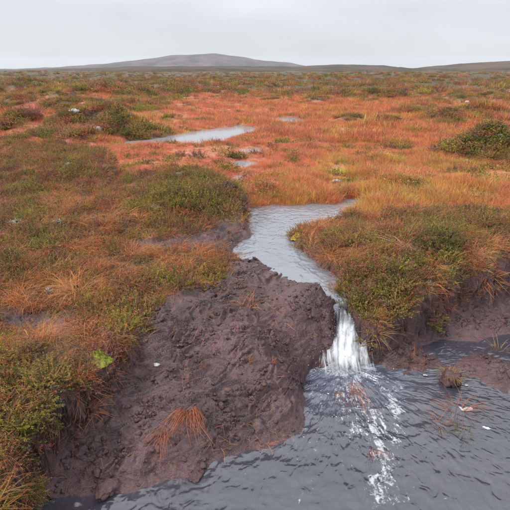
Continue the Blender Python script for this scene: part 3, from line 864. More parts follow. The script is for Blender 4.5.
def normals(x, y, e=.03):
    zx = (height(x + e, y)[0] - height(x - e, y)[0]) / (2 * e); zy = (height(x, y + e)[0] - height(x, y - e)[0]) / (2 * e)
    nn = np.stack([-zx, -zy, np.ones_like(zx)], 1)
    return nn / np.linalg.norm(nn, axis=1, keepdims=True)

def palette(cols, wts, r):
    """a colour for each point from weights that vary over the ground"""
    w = np.stack(wts, 1); w = np.maximum(w, 1e-4); w = w / w.sum(1, keepdims=True)
    c = (w.cumsum(1) > r.uniform(size=(len(w), 1))).argmax(1)
    out = np.array(cols)[c]
    return out * r.uniform(.75, 1.25, (len(w), 1)) * (1 + r.normal(0, .06, (len(w), 3)))

# ------------------------------------------------------------------ plants: the cover of the two turf banks
def turf_points(n, seed, ymin=1.0, ymax=11.5, thr=.25):
    r = R(seed)
    x = r.uniform(-6.5, 5.5, n); y = ymin + (ymax - ymin) * r.uniform(size=n) ** 1.35
    z, turf, mud, heath, wet = height(x, y)
    ok, px, py = in_view(x, y, z, 110)
    ok &= turf > thr
    return x[ok], y[ok], z[ok], turf[ok], px[ok], py[ok], r

C_GREEN, C_DKGREEN, C_OLIVE, C_BROWN, C_PURPLE = (0.284, 0.247, 0.0448), (0.143, 0.135, 0.0359), (0.344, 0.224, 0.0673), (0.299, 0.143, 0.0747), (0.254, 0.112, 0.0927)
C_ORANGE, C_RUST, C_STRAW, C_PALE = (0.575, 0.218, 0.0747), (0.414, 0.138, 0.0633), (0.575, 0.299, 0.115), (0.621, 0.414, 0.23)

x, y, z, turf, px, py, r = turf_points(38000, 301)
gr, gs, br = field(green_px, px, py), field(grass_px, px, py), field(bare_px, px, py)
nz = fbm(x * 1.6, y * 1.6, 3, 141); nz2 = fbm(x * 3.1 + 7, y * 3.1, 3, 143)
keep = r.uniform(size=len(x)) < np.clip(.72 + .5 * gr + .5 * nz - .25 * gs, .12, 1) * (1 - .95 * sstep(.12, .45, br))
x, y, z, turf, px, py, gr, gs, nz, nz2 = (a[keep] for a in (x, y, z, turf, px, py, gr, gs, nz, nz2))
col = palette([C_GREEN, C_DKGREEN, C_OLIVE, C_BROWN, C_PURPLE, C_RUST], [.15 + gr * 1., .12 + .5 * gr + .4 * np.maximum(nz, 0), .5 + .4 * nz2, .6 - nz, .4 - .6 * nz2, .25 + .15 * gs], r)
nm = normals(x, y); ax = nm * .8 + np.array([0, 0, .7]) + r.normal(0, .12, (len(x), 3))
scatter('heather_cover', 'mixed olive and brown heather covering the turf banks', 'heather', K_HEATH, np.stack([x, y, z - .01], 1), ax, r.uniform(.55, 1.05, len(x)) * (1 + .15 * gr), col, seed=1)

x, y, z, turf, px, py, r = turf_points(17000, 303)
gr, gs, br = field(green_px, px, py), field(grass_px, px, py), field(bare_px, px, py)
nz = fbm(x * 1.3 + 3, y * 1.3, 3, 145)
keep = r.uniform(size=len(x)) < np.clip(.27 + .4 * gs - .3 * gr + .6 * nz, .04, 1) * (1 - .9 * sstep(.12, .5, br))
x, y, z, turf, px, py, gs, nz = (a[keep] for a in (x, y, z, turf, px, py, gs, nz))
col = palette([C_ORANGE, C_RUST, C_STRAW, C_PALE], [.7 + gs * .4, .6 - .3 * nz, .16 + .25 * gs, .03 + .06 * gs], r)
nm = normals(x, y); ax = nm * .7 + np.array([0, 0, .7]) + r.normal(0, .15, (len(x), 3))
yaw = r.normal(0, .8, len(x))
scatter('moor_grass', 'orange and straw coloured grass growing through the heather', 'grass', K_GRASS, np.stack([x, y, z], 1), ax, r.uniform(.5, .95, len(x)) * np.where(y < 2.7, .75, 1), col, yaw=yaw, seed=2)

x, y, z, turf, px, py, r = turf_points(15000, 305)
gs, br = field(grass_px, px, py), field(bare_px, px, py)
keep = r.uniform(size=len(x)) < np.clip(.15 + .45 * gs + .35 * fbm(x * 1.8, y * 1.8, 2, 147), .04, 1) * (1 - .85 * sstep(.2, .6, br))
x, y, z, px, py, gs = (a[keep] for a in (x, y, z, px, py, gs))
col = palette([C_ORANGE, C_RUST, C_STRAW, C_BROWN], [.6 + gs * .4, .6 + 0 * gs, .12 + .2 * gs, .35 + 0 * gs], r)
scatter('flattened_grass', 'dead grass lying flat over the turf banks', 'grass', K_MAT, np.stack([x, y, z + .03], 1), normals(x, y), r.uniform(.6, 1.1, len(x)), col, yaw=r.normal(0, .9, len(x)), seed=3)

# strands and roots scattered over the bare peat
r = R(307); n = 5200
x = r.uniform(-1.5, 1.6, n); y = r.uniform(1.9, 4.6, n)
z, turf, mud, heath, wet = height(x, y)
ok, px, py = in_view(x, y, z, 40)
p_ = .05 + .2 * sstep(.1, .6, fbm(x * 2.6, y * 2.6, 3, 151)) + .9 * field([(185,415,26,1.),(160,440,16,.8),(105,395,26,.7),(90,430,22,.4),(245,300,26,.9),(225,285,16,.7),(250,358,12,.6),(270,365,9,.5),(165,300,16,.8),(120,380,16,.9),(235,450,22,.5),(375,345,14,.5),(150,365,14,.4),(200,265,20,.9)], px, py)
ok &= (mud > .5) & (z > LOWZ + .01) & ~((x > .25) & (y > 3.5) & (x < .9) & (z < .01)) & ~((x > .42) & (x < .85) & (y > 3.1) & (y < 3.7)) & (r.uniform(size=n) < p_ * .55)
x, y, z = x[ok], y[ok], z[ok]
col = palette([C_RUST, C_BROWN, C_ORANGE, C_STRAW], [1 + 0 * x, .9 + 0 * x, .25 + 0 * x, .08 + 0 * x], r)
K_STRAND = kit('strand', [gmesh('strand', R(270 + i), 5, .06, .03, .13, .0019, 1.2, .5, 4) for i in range(6)])
scatter('root_strands', 'rusty roots and grass strands lying on the wet peat', 'roots', K_STRAND, np.stack([x, y, z + .004], 1), normals(x, y), r.uniform(.5, 1.2, len(x)), col, seed=4)

# crumbs of peat broken off the ledges
import bmesh
def crumb(i):
    bm = bmesh.new(); bmesh.ops.create_icosphere(bm, subdivisions=2, radius=1)
    v = np.array([q.co[:] for q in bm.verts]); f = np.array([[q.index for q in fc.verts] for fc in bm.faces]); bm.free()
    d = fbm(v[:, 0] * 1.3 + 7 * i, v[:, 1] * 1.3 + v[:, 2] * 1.7, 3, 700 + i)
    me = mesh_from('crumb', v * (1 + .55 * d[:, None]) * [1.2, .9, .55], f, False); me.materials.append(M_PEAT)
    return me
K_CRUMB = kit('crumb', [crumb(i) for i in range(6)])
r = R(308); n = 60000
x = r.uniform(-1.6, 2.6, n); y = r.uniform(1.8, 4.6, n)
z, turf, mud, heath, wet = height(x, y)
ok, px, py = in_view(x, y, z, 30)
dens = .06 + .5 * sstep(.05, .45, fbm(x * 3.4, y * 3.4, 3, 153)) + .25 * sstep(.2, .7, fbm(x * 9, y * 9, 2, 155))
ok &= (mud > .6) & (turf < .3) & (z > LOWZ + .012) & ~((x > .25) & (y > 3.5) & (x < .95) & (z < .015)) & (r.uniform(size=n) < dens)
x, y, z = x[ok], y[ok], z[ok]
nm = normals(x, y, .02)
scatter('peat_crumbs', 'crumbs and small clods of wet peat littering the bare slope', 'peat', K_CRUMB, np.stack([x, y, z], 1), nm + r.normal(0, .3, (len(x), 3)), np.clip(r.lognormal(-4.95, .5, len(x)), .003, .022), np.ones((len(x), 3)) * .1, seed=6)

# fibres hanging from the turf lips
r = R(309); n = 60000
x = r.uniform(-3, 3.5, n); y = r.uniform(1.5, 6.2, n)
z, turf, mud, heath, wet = height(x, y)
ok, px, py = in_view(x, y, z, 60)
ok &= (turf > .4) & (turf < .93) & (r.uniform(size=n) < .5) & ~((px > 318) & (px < 352) & (py > 285))
x, y, z, turf = x[ok], y[ok], z[ok], turf[ok]
col = palette([C_RUST, C_BROWN, C_STRAW, (.10, .055, .045)], [.8 + 0 * x, .9 + 0 * x, .12 + 0 * x, .8 + 0 * x], r)
K_FIBRE = kit('fibre', [gmesh('fibre', R(280 + i), 14, .07, .04, .17, .0018, 1.1, 1.0, 5, wind=(1.2, 0)) for i in range(5)])
nm = normals(x, y, .02)
scatter('hanging_fibres', 'brown roots and fibres hanging from the turf lips', 'roots', K_FIBRE, np.stack([x, y, z], 1), nm + np.array([0, 0, .15]), r.uniform(.5, 1.2, len(x)), col, yaw=np.arctan2(nm[:, 1], nm[:, 0]) + r.normal(0, .5, len(x)), seed=5)

# ------------------------------------------------------------------ plants: the bog
C_RED, C_PINK, C_BORANGE, C_YEL, C_YGREEN, C_DULL = (0.583, 0.182, 0.0935), (0.616, 0.209, 0.138), (0.594, 0.248, 0.0825), (0.572, 0.369, 0.0935), (0.396, 0.396, 0.077), (0.363, 0.165, 0.0935)
yel_px = [(340,170,16,1.5),(375,198,26,1.4),(352,182,16,1.),(300,196,20,.8),(420,195,26,.9),(470,195,24,.7),(345,133,10,1.4),(150,128,24,.6),(440,165,20,.5),(260,196,12,.6),(490,180,16,.8),(390,165,14,.7)]
moss_px = [(345,133,13,1.),(338,171,17,1.),(383,198,14,1.),(420,205,10,1.),(310,193,8,1.)]
pink_px = [(170,158,60,1.3),(140,170,30,1.3),(230,150,40,1.2),(240,175,26,1.1),(200,112,70,.7),(60,143,60,.9),(290,150,30,.8)]
def bog_cols(x, y, px, py, r):
    ye, pk = field(yel_px, px, py), field(pink_px, px, py)
    a, b = fbm(x * .45, y * .45, 3, 161), fbm(x * 1.1, y * 1.1, 3, 163)
    far = sstep(14, 40, y)
    far2 = sstep(28, 55, y + 8 * a)
    return palette([C_RED, C_PINK, C_BORANGE, C_YEL, C_YGREEN, C_DULL, (.19, .115, .075), (.13, .115, .06), (.30, .2, .12)],
                   [.5 + .3 * a, .22 + 1.3 * pk, np.clip(.6 - .4 * pk + .4 * b, .05, 2), .07 + 1.1 * ye + .15 * np.maximum(b, 0), .03 + .8 * ye, .32 + .3 * np.maximum(-a, 0) + .35 * far, 3 * far2, 1.8 * far2, 1.2 * far2], r)

def bog_scatter(name, label, coll, n, y0, y1, hgt, seed, dens_wet=.25, hw=.72, pw=0.):
    r = R(seed)
    y = (y0 ** (1 - pw) + r.uniform(size=n) * (y1 ** (1 - pw) - y0 ** (1 - pw))) ** (1 / (1 - pw))
    x = r.uniform(-1, 1, n) * (hw * y + 1)
    z, turf, mud, heath, wet = height(x, y)
    ok, px, py = in_view(x, y, z, 60)
    hth = sstep(.25, .6, heath + .4 * fbm(x * 1.1, y * 1.1, 4, 91, .6))
    ok &= (turf < .25) & (mud < .6) & (z > np.where(y < 6.6, -.012, -.09)) & (r.uniform(size=n) > hth * .8)
    ok &= r.uniform(size=n) > np.maximum((1 - dens_wet) * sstep(.01, -.03, z) * (wet > .45), .95 * sstep(.2, .55, wet))
    x, y, z, px, py, wet = (a[ok] for a in (x, y, z, px, py, wet))
    col = bog_cols(x, y, px, py, r)
    nomoss = r.uniform(size=len(x)) > .92 * sstep(.3, .7, field(moss_px, px, py))
    x, y, z, px, py, wet, col = (a[nomoss] for a in (x, y, z, px, py, wet, col))
    sc = np.clip(1 + .7 * fbm(x * .55, y * .55, 3, 167), .45, 1.6) * (1 - .45 * np.clip(field(pink_px, px, py), 0, 1)) * (1 - .5 * sstep(.05, .5, wet)) * r.uniform(.7, 1.25, len(x)) * (1 + .25 * fbm(x * .8, y * .8, 2, 165)) * hgt
    return scatter(name, label, 'grass', coll, np.stack([x, y, z - .005], 1), np.stack([r.normal(.1, .15, len(x)), r.normal(0, .15, len(x)), np.ones(len(x))], 1), sc, col, seed=seed)

bog_scatter('bog_grass', 'short red and orange grass carpeting the near bog', K_BOG, 52000, 5.0, 13.5, .62, 311, pw=.4)
bog_scatter('red_grass', 'red and orange grass of the middle bog', K_MID, 42000, 12, 45, .58, 313, pw=.5)
bog_scatter('moor_sward', 'dull orange grass on the distant moor', K_MID, 22000, 40, 300, 1.2, 315, pw=1.01)

# heather on the hummocks and over the moor behind
def heath_scatter(name, label, n, y0, y1, s0, seed, thr, pw):
    r = R(seed)
    y = (y0 ** (1 - pw) + r.uniform(size=n) * (y1 ** (1 - pw) - y0 ** (1 - pw))) ** (1 / (1 - pw))
    x = r.uniform(-1, 1, n) * (.72 * y + 1)
    z, turf, mud, heath, wet = height(x, y)
    ok, px, py = in_view(x, y, z, 60)
    far = sstep(26, 60, y)
    cover = sstep(.25, .6, heath + .4 * fbm(x * 1.1, y * 1.1, 4, 91, .6)) + far * sstep(.0, .35, fbm(x * .045, y * .09, 4, 171)) + .035
    ok &= (turf < .2) & (mud < .3) & (z > .02) & (r.uniform(size=n) < cover)
    x, y, z, px, py = (a[ok] for a in (x, y, z, px, py))
    a = fbm(x * .4, y * .4, 3, 173)
    col = palette([C_DKGREEN, C_GREEN, C_OLIVE, C_BROWN, C_PURPLE, C_RUST], [.5 + .4 * a, .25 + .3 * a, .45 + 0 * a, .35 - .3 * a, .3 - .2 * a, .15 + 0 * a], r)
    scatter(name, label, 'heather', K_MIDH, np.stack([x, y, z - .02], 1), np.stack([r.normal(0, .12, len(x)), r.normal(0, .12, len(x)), np.ones(len(x))], 1), r.uniform(.5, 1.1, len(x)) * s0, col, seed=seed)
heath_scatter('hummock_heather', 'dark olive heather growing on the bog hummocks', 52000, 6.5, 34, .75, 321, .3, .9)
heath_scatter('moor_heather', 'dark heather patches across the distant moor', 20000, 30, 320, 1.8, 323, .3, 1.01)

# ------------------------------------------------------------------ single plants and things one can point at
def tint_set(o, c):
    o['tint'] = [float(c[0]), float(c[1]), float(c[2]), 1.0]

BUSH = []
for i in range(3):
    sv, sf, lv, lf = heather(R(400 + i), 85, .5, .5, 1.0, .036, 64)
    a = mesh_from('stem', sv * [1, 1, 1], sf); a.materials.append(M_STEM)
    b = mesh_from('foliage', lv, lf); b.materials.append(M_LEAF)
    BUSH.append((a, b))

def bush(pxx, pyy, wpx, tint, label, group=None, tall=.62, i=[0]):
    p = ground_hit(pxx, pyy); dist = np.linalg.norm(p - [0, 0, CAMZ])
    s = wpx / F_PX * dist
    i[0] += 1
    e = empty('heather_bush', (p[0], p[1], p[2] - .02 * s), i[0] * 1.7, 1.)
    e.scale = (s * .8, s * .8, s * tall)
    tag(e, label, 'heather', group)
    a, b = BUSH[i[0] % 3]
    link('stem', a, None, e); f = link('foliage', b, None, e); tint_set(f, tint)
    return e

G_B = 'heather bushes on the banks and hummocks'
for q in [
    (190, 206, 24, C_DKGREEN, 'dark green heather bush in the middle of the left bank\'s hind mound'),
    (216, 204, 22, C_GREEN, 'green heather bush on the left mound nearest its stream end'),
    (232, 210, 20, C_OLIVE, 'olive heather bush at the stream tip of the left mound'),
    (140, 208, 28, C_GREEN, 'green heather bush left of the white lichen on the left mound'),
    (122, 328, 36, C_GREEN, 'bright olive heather bush overhanging the bare peat slope'),
    (142, 318, 24, C_DKGREEN, 'dark heather bush beside the bright olive one at the peat edge'),
    (206, 274, 24, C_GREEN, 'yellow green heather bush at the top of the peat slope'),
    (30, 222, 26, C_DKGREEN, 'dark heather bush just right of the large white lichen patch'),
    (48, 248, 30, C_GREEN, 'green heather bush below the large white lichen patch'),
    (48, 378, 40, C_OLIVE, 'broad olive heather bush on the left foreground turf'),
    (24, 425, 28, C_GREEN, 'yellow green heather bush at the left edge of the foreground turf'),
    (380, 292, 26, C_GREEN, 'green heather bush at the waterfall end of the right bank'),
    (362, 300, 15, C_DKGREEN, 'dark heather bush hanging over the waterfall on the right bank'),
    (402, 286, 30, C_OLIVE, 'olive heather bush near the front lip of the right bank'),
    (445, 240, 36, C_DKGREEN, 'dark heather bush on the crown of the right bank'),
    (478, 224, 34, C_BROWN, 'brown heather bush along the back edge of the right bank'),
    (340, 244, 24, C_BROWN, 'brown heather bush near the stream end of the right bank'),
    (474, 160, 16, C_DKGREEN, 'dark green heather bush on the left of the big right hummock'),
    (488, 157, 22, C_OLIVE, 'tallest olive heather bush on the big right hummock'),
    (500, 160, 22, C_DKGREEN, 'heather bush at the frame edge on the big right hummock'),
    (118, 136, 24, C_DKGREEN, 'round dark green bush ending the left hummock by the red grass'),
    (96, 134, 14, C_OLIVE, 'olive bush beside the pale rock on the left hummock'),
    (66, 116, 20, C_DKGREEN, 'dark green bush in the middle of the second hummock row'),
    (30, 116, 22, C_PURPLE, 'purple brown bush at the left of the second hummock row'),
    (146, 112, 20, C_GREEN, 'light olive bush standing alone left of the bright pool'),
    (167, 123, 12, C_GREEN, 'small green bush just above the bright bog pool'),
    (350, 121, 12, C_DKGREEN, 'small dark bush above the pale green moss patch'),
    (382, 125, 13, C_GREEN, 'small green bush right of the pale moss patch'),
    (444, 124, 14, C_GREEN, 'green bush above the big right hummock'),
    (432, 125, 18, C_OLIVE, 'olive bush on the low swell left of the green one'),
    (380, 168, 16, C_OLIVE, 'low olive bush right of the yellow moss in the bog'),
]:
    bush(*q, group=G_B)

def tuft(name, pxx, pyy, hpx, tint, label, cat, seed, n=60, lean=.5, droop=1.2, width=.0026, rad=.05, group=None, rz=0, zoff=0., wind=(0, 0), z=None):
    p = ground_hit(pxx, pyy) if z is None else P(pxx, pyy, z)
    dist = np.linalg.norm(p - [0, 0, CAMZ]); ln = hpx / F_PX * dist
    v, f = blades(R(seed), n, rad, ln * .55, ln * 1.25, width, lean, droop, 6, wind)
    me = mesh_from('grass_blades', v, f); me.materials.append(M_GRASS)
    o = link(name, me, None, None, (p[0], p[1], p[2] + zoff)); o.rotation_euler = (0, 0, rz); tint_set(o, tint)
    tag(o, label, cat, group)
    return o

G_T = 'dead grass tufts'
tuft('grass_tussock', 78, 290, 30, C_STRAW, 'pale orange grass tussock above the small muddy hollow', 'grass', 501, 150, .7, 1.2, .003, .1, G_T)
tuft('grass_tussock', 30, 303, 26, C_ORANGE, 'orange grass tussock behind the small muddy hollow', 'grass', 502, 110, .6, 1.3, .003, .1, G_T)
tuft('grass_tussock', 405, 245, 30, C_PALE, 'pale straw tuft fanning out on the right bank', 'grass', 503, 60, .8, .8, .003, .05, G_T)
tuft('dead_grass_tuft', 190, 410, 42, C_RUST, 'rusty dead grass tuft drooping down the bare peat slope', 'grass', 504, 80, .9, 1.6, .0028, .05, G_T, wind=(.0, -2.5))
tuft('dead_grass_tuft', 163, 432, 36, C_RUST, 'thinner rusty tuft just left of the drooping one on the peat', 'grass', 505, 36, .9, 1.6, .0026, .04, G_T, wind=(-.4, -3))
tuft('dead_grass_tuft', 250, 362, 10, C_BROWN, 'small brown tuft in the middle of the bare peat', 'grass', 506, 40, .5, 1., .0022, .02, G_T)
tuft('dead_grass_tuft', 272, 364, 9, C_RUST, 'small rusty tuft on the peat next to the white water', 'grass', 507, 30, .6, 1., .0022, .02, G_T)
tuft('dead_grass_tuft', 248, 305, 18, C_ORANGE, 'orange tuft on the peat below the stream edge', 'grass', 508, 40, .7, 1.2, .0024, .06, G_T)
tuft('dead_grass_tuft', 205, 316, 12, C_BROWN, 'brown tuft high on the peat slope', 'grass', 509, 40, .8, 1.2, .0022, .03, G_T)
tuft('trailing_grass', 352, 385, 44, (.40, .13, .06), 'orange grass strands trailing in the current below the fall', 'grass', 510, 34, 1.2, .35, .0034, .06, G_T, z=LOWZ + .03, wind=(.5, -6.0))
tuft('trailing_grass', 336, 392, 30, (.36, .12, .06), 'thin orange strands in the water left of the trailing grass', 'grass', 511, 10, 1.2, .3, .0034, .03, G_T, z=LOWZ + .02, wind=(.2, -6.0))
tuft('trailing_grass', 372, 450, 18, (.38, .1, .06), 'short red strands among the foam low in the pool', 'grass', 512, 14, 1.1, .4, .003, .03, G_T, z=LOWZ + .012, wind=(.3, -1.5))
tuft('water_grass', 457, 410, 32, C_RUST, 'rust red grass tuft standing in the right shallows', 'grass', 513, 50, .7, 1.5, .0026, .05, G_T, z=LOWZ)
tuft('water_grass', 440, 425, 24, C_BROWN, 'brown grass tuft left of the rust red one in the shallows', 'grass', 514, 30, .8, 1.3, .0026, .04, G_T, z=LOWZ)
tuft('water_grass', 462, 434, 18, (.16, .15, .06), 'dull green grass tuft in front of the rust red one', 'grass', 515, 30, .7, 1.1, .0026, .05, G_T, z=LOWZ)
tuft('water_grass', 498, 352, 20, C_STRAW, 'straw tuft at the right edge beside the brown puddle', 'grass', 516, 30, .6, 1., .0026, .03, G_T)
tuft('water_grass', 420, 365, 16, C_RUST, 'sparse rusty tuft left of the peat clod', 'grass', 517, 22, .6, 1.2, .0024, .04, G_T)
tuft('water_grass', 412, 352, 14, C_ORANGE, 'small orange tuft at the left end of the brown puddle', 'grass', 518, 18, .6, 1., .0024, .03, G_T)
tuft('grass_sprig', 42, 492, 14, (.25, .35, .04), 'bright green sprig at the foot of the left bank', 'grass', 519, 12, .4, .6, .005, .012)
tuft('grass_tussock', 130, 255, 20, C_STRAW, 'straw tussock on the muddy shelf below the left mound', 'grass', 520, 70, .8, 1.3, .003, .08, G_T)
tuft('grass_tussock', 100, 232, 26, C_ORANGE, 'orange tussock in the middle of the left bank', 'grass', 521, 90, .7, 1.3, .003, .09, G_T)
tuft('grass_tussock', 62, 210, 24, C_ORANGE, 'orange tussock between the lichen patch and the hind mound', 'grass', 522, 90, .7, 1.3, .003, .09, G_T)
tuft('grass_tussock', 330, 260, 22, C_RUST, 'rusty tussock along the stream edge of the right bank', 'grass', 523, 80, .7, 1.3, .003, .08, G_T)

# moss cushions
def dome(name, pxx, pyy, wpx, hfac, tint, label, seed, group=None, depth=.8, cat='moss'):
    p = ground_hit(pxx, pyy); dist = np.linalg.norm(p - [0, 0, CAMZ]); rad = wpx / F_PX * dist / 2
    na_, nr_ = 48, 16
    a = np.linspace(0, 2 * np.pi, na_, endpoint=False); q = np.linspace(0.02, 1, nr_)
    A, Q = np.meshgrid(a, q)
    edge = 1 + .25 * fbm(np.cos(A) * 1.3 + seed, np.sin(A) * 1.3, 3, seed)
    X, Y = rad * Q * np.cos(A) * edge, rad * depth * Q * np.sin(A) * edge
    gz = height(p[0] + X, p[1] + Y)[0] - p[2]
    gz = np.maximum(gz, -.25 * rad)
    Z = gz * .9 + rad * hfac * (1 - Q ** 2) + rad * .09 * fbm(X / rad * 5, Y / rad * 5, 3, seed + 1) - .012 * Q ** 4
    V = np.stack([X.ravel(), Y.ravel(), Z.ravel()], 1); Fc = []
    for i in range(nr_ - 1):
        for j in range(na_):
            Fc.append((i * na_ + j, i * na_ + (j + 1) % na_, (i + 1) * na_ + (j + 1) % na_, (i + 1) * na_ + j))
    me = mesh_from('cushion', V, np.array(Fc), True); me.materials.append(M_MOSS)
    e = empty(name, tuple(p)); tag(e, label, cat, group)
    o = link('cushion', me, None, e); tint_set(o, tint)
    r = R(seed + 5); k = r.integers(0, len(V), 420)
    bv, bf = [], []
    for m_, ii in enumerate(k):
        b0 = V[ii]; ln = max(.012, rad * .11) * r.uniform(.6, 1.3); d = np.array([r.normal(0, .5), r.normal(0, .5), 1.]); d /= np.linalg.norm(d)
        s_ = np.cross(d, r.normal(0, 1, 3)); s_ = s_ / (np.linalg.norm(s_) + 1e-6) * ln * .28
        bv += [b0 - s_, b0 + s_, b0 + d * ln]; bf.append((3 * m_, 3 * m_ + 1, 3 * m_ + 2))
    me2 = mesh_from('shoots', np.array(bv), np.array(bf)); me2.materials.append(M_MOSS)
    o2 = link('shoot', me2, None, e); tint_set(o2, np.array(tint) * 1.15); o2['kind'] = 'stuff'
    return e
G_M = 'moss cushions'
dome('moss_cushion', 100, 358, 24, .35, (.24, .26, .04), 'bright lime green moss cushion on the left turf lip', 601, G_M)
dome('moss_cushion', 297, 237, 11, .7, (.36, .26, .04), 'yellow moss cushion at the stream tip of the right bank', 603, G_M)
dome('moss_patch', 345, 134, 20, .06, (.40, .48, .28), 'pale mint green moss patch in the orange bog', 605, G_M)
dome('moss_patch', 338, 172, 28, .10, (.42, .40, .07), 'yellow green moss patch in the middle of the bog', 607, G_M)
dome('moss_patch', 383, 197, 20, .15, (.44, .46, .12), 'small lime moss patch behind the right bank', 609, G_M)
dome('moss_cushion', 218, 183, 20, .25, (.28, .28, .07), 'yellow green moss on top of the left mound', 611, G_M)
dome('moss_cushion', 205, 281, 20, .25, (.17, .18, .03), 'olive moss at the top edge of the bare peat', 613, G_M)
dome('moss_patch', 400, 243 - 75, 9, .12, (.34, .36, .08), 'tiny green moss patch beside the low olive bush', 615, G_M)

def lichen(pxx, pyy, wpx, label, seed, tint=(.36, .36, .29), n=90):
    p = ground_hit(pxx, pyy); dist = np.linalg.norm(p - [0, 0, CAMZ]); rad = wpx / F_PX * dist / 2
    r = R(seed); V, Fc = [], []
    cpos = np.array([[c_.uniform(-1, 1), c_.uniform(-1, 1)] for c_ in (R(seed * 31 + q_) for q_ in range(9))])
    cz_ = height(p[0] + cpos[:, 0] * rad * .8, p[1] + cpos[:, 1] * rad * .7)[0] - p[2]
    for k in range(n):
        cl = r.integers(0, 9); cxx, cyy = cpos[cl] * [rad * .4, rad * .3]
        b = np.array([cxx + r.normal(0, rad * .22), cyy + r.normal(0, rad * .22), 0.])
        b[2] = float(cz_[cl]) * .3 + .03 + r.uniform(0, .03)
        for s in range(5):
            d = r.normal(0, 1, 3); d[2] = abs(d[2]); d /= np.linalg.norm(d); c = np.cross(d, r.normal(0, 1, 3)); c /= np.linalg.norm(c) + 1e-6
            ln = max(.008, dist * .0022) * r.uniform(.6, 1.5); k0 = len(V)
            V += [b - c * ln * .22, b + d * ln - c * ln * .16, b + d * ln * 1.2, b + d * ln + c * ln * .2, b + c * ln * .22]
            Fc.append((k0, k0 + 1, k0 + 3, k0 + 4)); Fc.append((k0 + 1, k0 + 2, k0 + 3, k0 + 3))
    me = bpy.data.meshes.new('lichen'); me.from_pydata([tuple(q) for q in V], [], [f if f[2] != f[3] else f[:3] for f in Fc]); me.update(); me.materials.append(M_LEAF)
    o = link('lichen_clump', me, None, None, tuple(p)); tint_set(o, tint)
    tag(o, label, 'lichen', 'pale lichen clumps')
lichen(17, 226, 15, 'large white lichen patch at the left edge of the bank', 701, n=110)
lichen(155, 211, 18, 'white lichen patch on the front of the left mound', 703)
lichen(178, 178, 12, 'pale lichen on the crest of the left mound', 705)
lichen(68, 168, 8, 'small pale lichen clump on the hind left mound', 707, n=40)
lichen(58, 226, 8, 'small pale lichen clump right of the large white patch', 709, n=40)
lichen(50, 296, 12, 'grey lichen at the top of the muddy hollow', 711, (.4, .4, .36), 60)
lichen(58, 398, 14, 'grey green lichen on the foreground turf lip', 713, (.28, .27, .2), 120)
lichen(385, 308, 10, 'buff lichen along the front lip of the right bank', 715, (.34, .26, .18), 90)
lichen(430, 290, 9, 'buff lichen further right along the right bank lip', 717, (.32, .25, .18), 70)

# peat clods and stones
def lump(name, p, size, label, cat, mat, seed, sub=4, rough=.28, parent=None, group=None, rz=0., sink=.25):
    import bmesh
    bm = bmesh.new(); bmesh.ops.create_icosphere(bm, subdivisions=sub, radius=1)
    v = np.array([q.co[:] for q in bm.verts]); f = np.array([[q.index for q in fc.verts] for fc in bm.faces]); bm.free()
    d = fbm(v[:, 0] * 1.4 + seed, v[:, 1] * 1.4 + v[:, 2] * 1.1, 4, seed) + .5 * fbm(v[:, 2] * 2.2, v[:, 0] * 2.2 - v[:, 1], 3, seed + 3)
    v = v * (1 + rough * d[:, None]) * np.array(size)
    v[:, 2] += size[2] * (1 - sink) - size[2] * .5
    me = mesh_from('lump', v, f, True); me.materials.append(mat)
    o = link(name, me, None, parent, None if p is None else tuple(p)); o.rotation_euler = (0, 0, rz)
    if label: tag(o, label, cat, group)
    return o
c0 = P(450, 384, LOWZ)
e = empty('peat_clod', tuple(c0)); tag(e, 'grassy brown peat clod standing in the right shallows', 'peat clod')
lump('peat', (0, 0, .02), (.075, .06, .07), None, None, M_PEAT, 801, parent=e)
v, f = blades(R(803), 110, .06, .05, .12, .003, .9, 1.6, 5)
me = mesh_from('grass', v, f); me.materials.append(M_GRASS); o = link('grass', me, None, e, (0, 0, .075)); tint_set(o, (.28, .17, .05))
G_P = 'peat clods on the mud'
for q in [(108, 489, (.085, .05, .035), 'rounded peat clod at the waterline below the left bank'), (80, 452, (.05, .04, .03), 'peat clod low on the dark mud under the turf lip'),
          (196, 478, (.05, .035, .02), 'flat peat clod half in the water at the peat toe'), (215, 352, (.035, .025, .02), 'small peat clod in the middle of the slope'),
          (206, 318, (.045, .035, .025), 'peat clod high on the slope near the brown tuft'), (400, 352, (.03, .025, .02), 'peat clod at the left end of the brown puddle'),
          (405, 375, (.035, .03, .022), 'dark peat clod in the shallows left of the grassy clod'), (322, 366, (.05, .04, .03), 'wet peat clod left of the foot of the fall')]:
    p = ground_hit(q[0], q[1]); lump('peat_clod', p, q[2], q[3], 'peat clod', M_PEAT, 810 + q[0], group=G_P, rz=q[0])
for q in [(229, 188, (.09, .07, .06), 'dark peat block under the tip of the left mound')]:
    p = ground_hit(q[0], q[1]); lump('peat_block', p, q[2], q[3], 'peat block', M_BLACK, 850 + q[0], rz=.25, rough=.3, sink=.45)
G_R = 'pale stones'
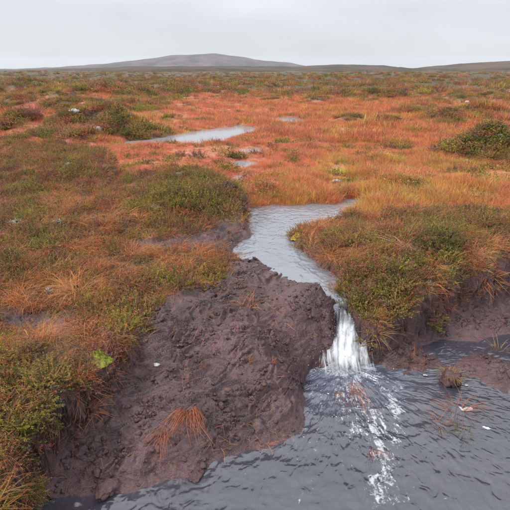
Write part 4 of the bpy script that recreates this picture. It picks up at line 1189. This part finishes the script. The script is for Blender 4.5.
for q in [(157, 366, 5, 'tiny white stone on the bare peat slope'), (75, 114, 9, 'pale rock on the second hummock row at left'), (97, 131, 8, 'pale rock on the left hummock beside the olive bush'), (130, 116, 4, 'small pale stone right of the second hummock row'),
          (467, 103, 4, 'pale stone on the far moor at right'), (466, 163, 6, 'pale stone at the foot of the big right hummock'), (336, 183, 7, 'pale stone below the yellow moss in the bog'), (500, 137, 5, 'pale stone on top of the big right hummock'), (218, 88, 3, 'small pale stone on the far moor above the bright pool')]:
    p = ground_hit(q[0], q[1]); s = q[2] / F_PX * np.linalg.norm(p - [0, 0, CAMZ]) / 2
    lump('stone', p + [0, 0, s * .3], (s * 1.1, s * .8, s * .6), q[3], 'stone', M_ROCK, 870 + q[0], sub=3, rough=.3, group=G_R, rz=q[0])
G_F = 'foam patches in the shallows'
for q in [(467, 409, .035, 'larger white foam patch beside the rust red grass'), (487, 428, .02, 'round white foam patch near the right edge of the pool'), (425, 375, .012, 'small foam patch left of the grassy peat clod'), (466, 385, .012, 'small foam patch right of the grassy peat clod')]:
    p = P(q[0], q[1], LOWZ + .004); rr = R(int(q[0]))
    k = 16; pts = np.stack([rr.normal(0, q[2] * .55, k), rr.normal(0, q[2] * .3, k), 0 * np.ones(k)], 1)
    v, f = blobs(pts, rr.uniform(.15, .45, k) * q[2], .2, int(q[0]), 2)
    tag(link('foam_patch', mesh_from('foam_patch', v, f, True), M_FOAM, None, tuple(p)), q[3], 'foam', G_F)
print('done')

# ------------------------------------------------------------------ the damp air between here and the hills
def haze_box():
    x0, x1, y0, y1, z0, z1 = -7000, 7000, -2500, 5600, -7.0, 112
    V = [(x, y, z) for z in (z0, z1) for y in (y0, y1) for x in (x0, x1)]
    me = bpy.data.meshes.new('haze'); me.from_pydata(V, [], [(0, 2, 3, 1), (4, 5, 7, 6), (0, 1, 5, 4), (2, 6, 7, 3), (0, 4, 6, 2), (1, 3, 7, 5)]); me.update()
    m, N, L, out = new_mat('haze_air')
    v = N.new('ShaderNodeVolumePrincipled'); v.inputs['Color'].default_value = (.93, .95, 1, 1); v.inputs['Density'].default_value = HAZE; v.inputs['Anisotropy'].default_value = .2
    L.new(v.outputs[0], out.inputs['Volume'])
    tag(link('haze', me, m), 'thin pale haze over the moor', 'haze', kind='stuff')
HAZE = .00009
haze_box()
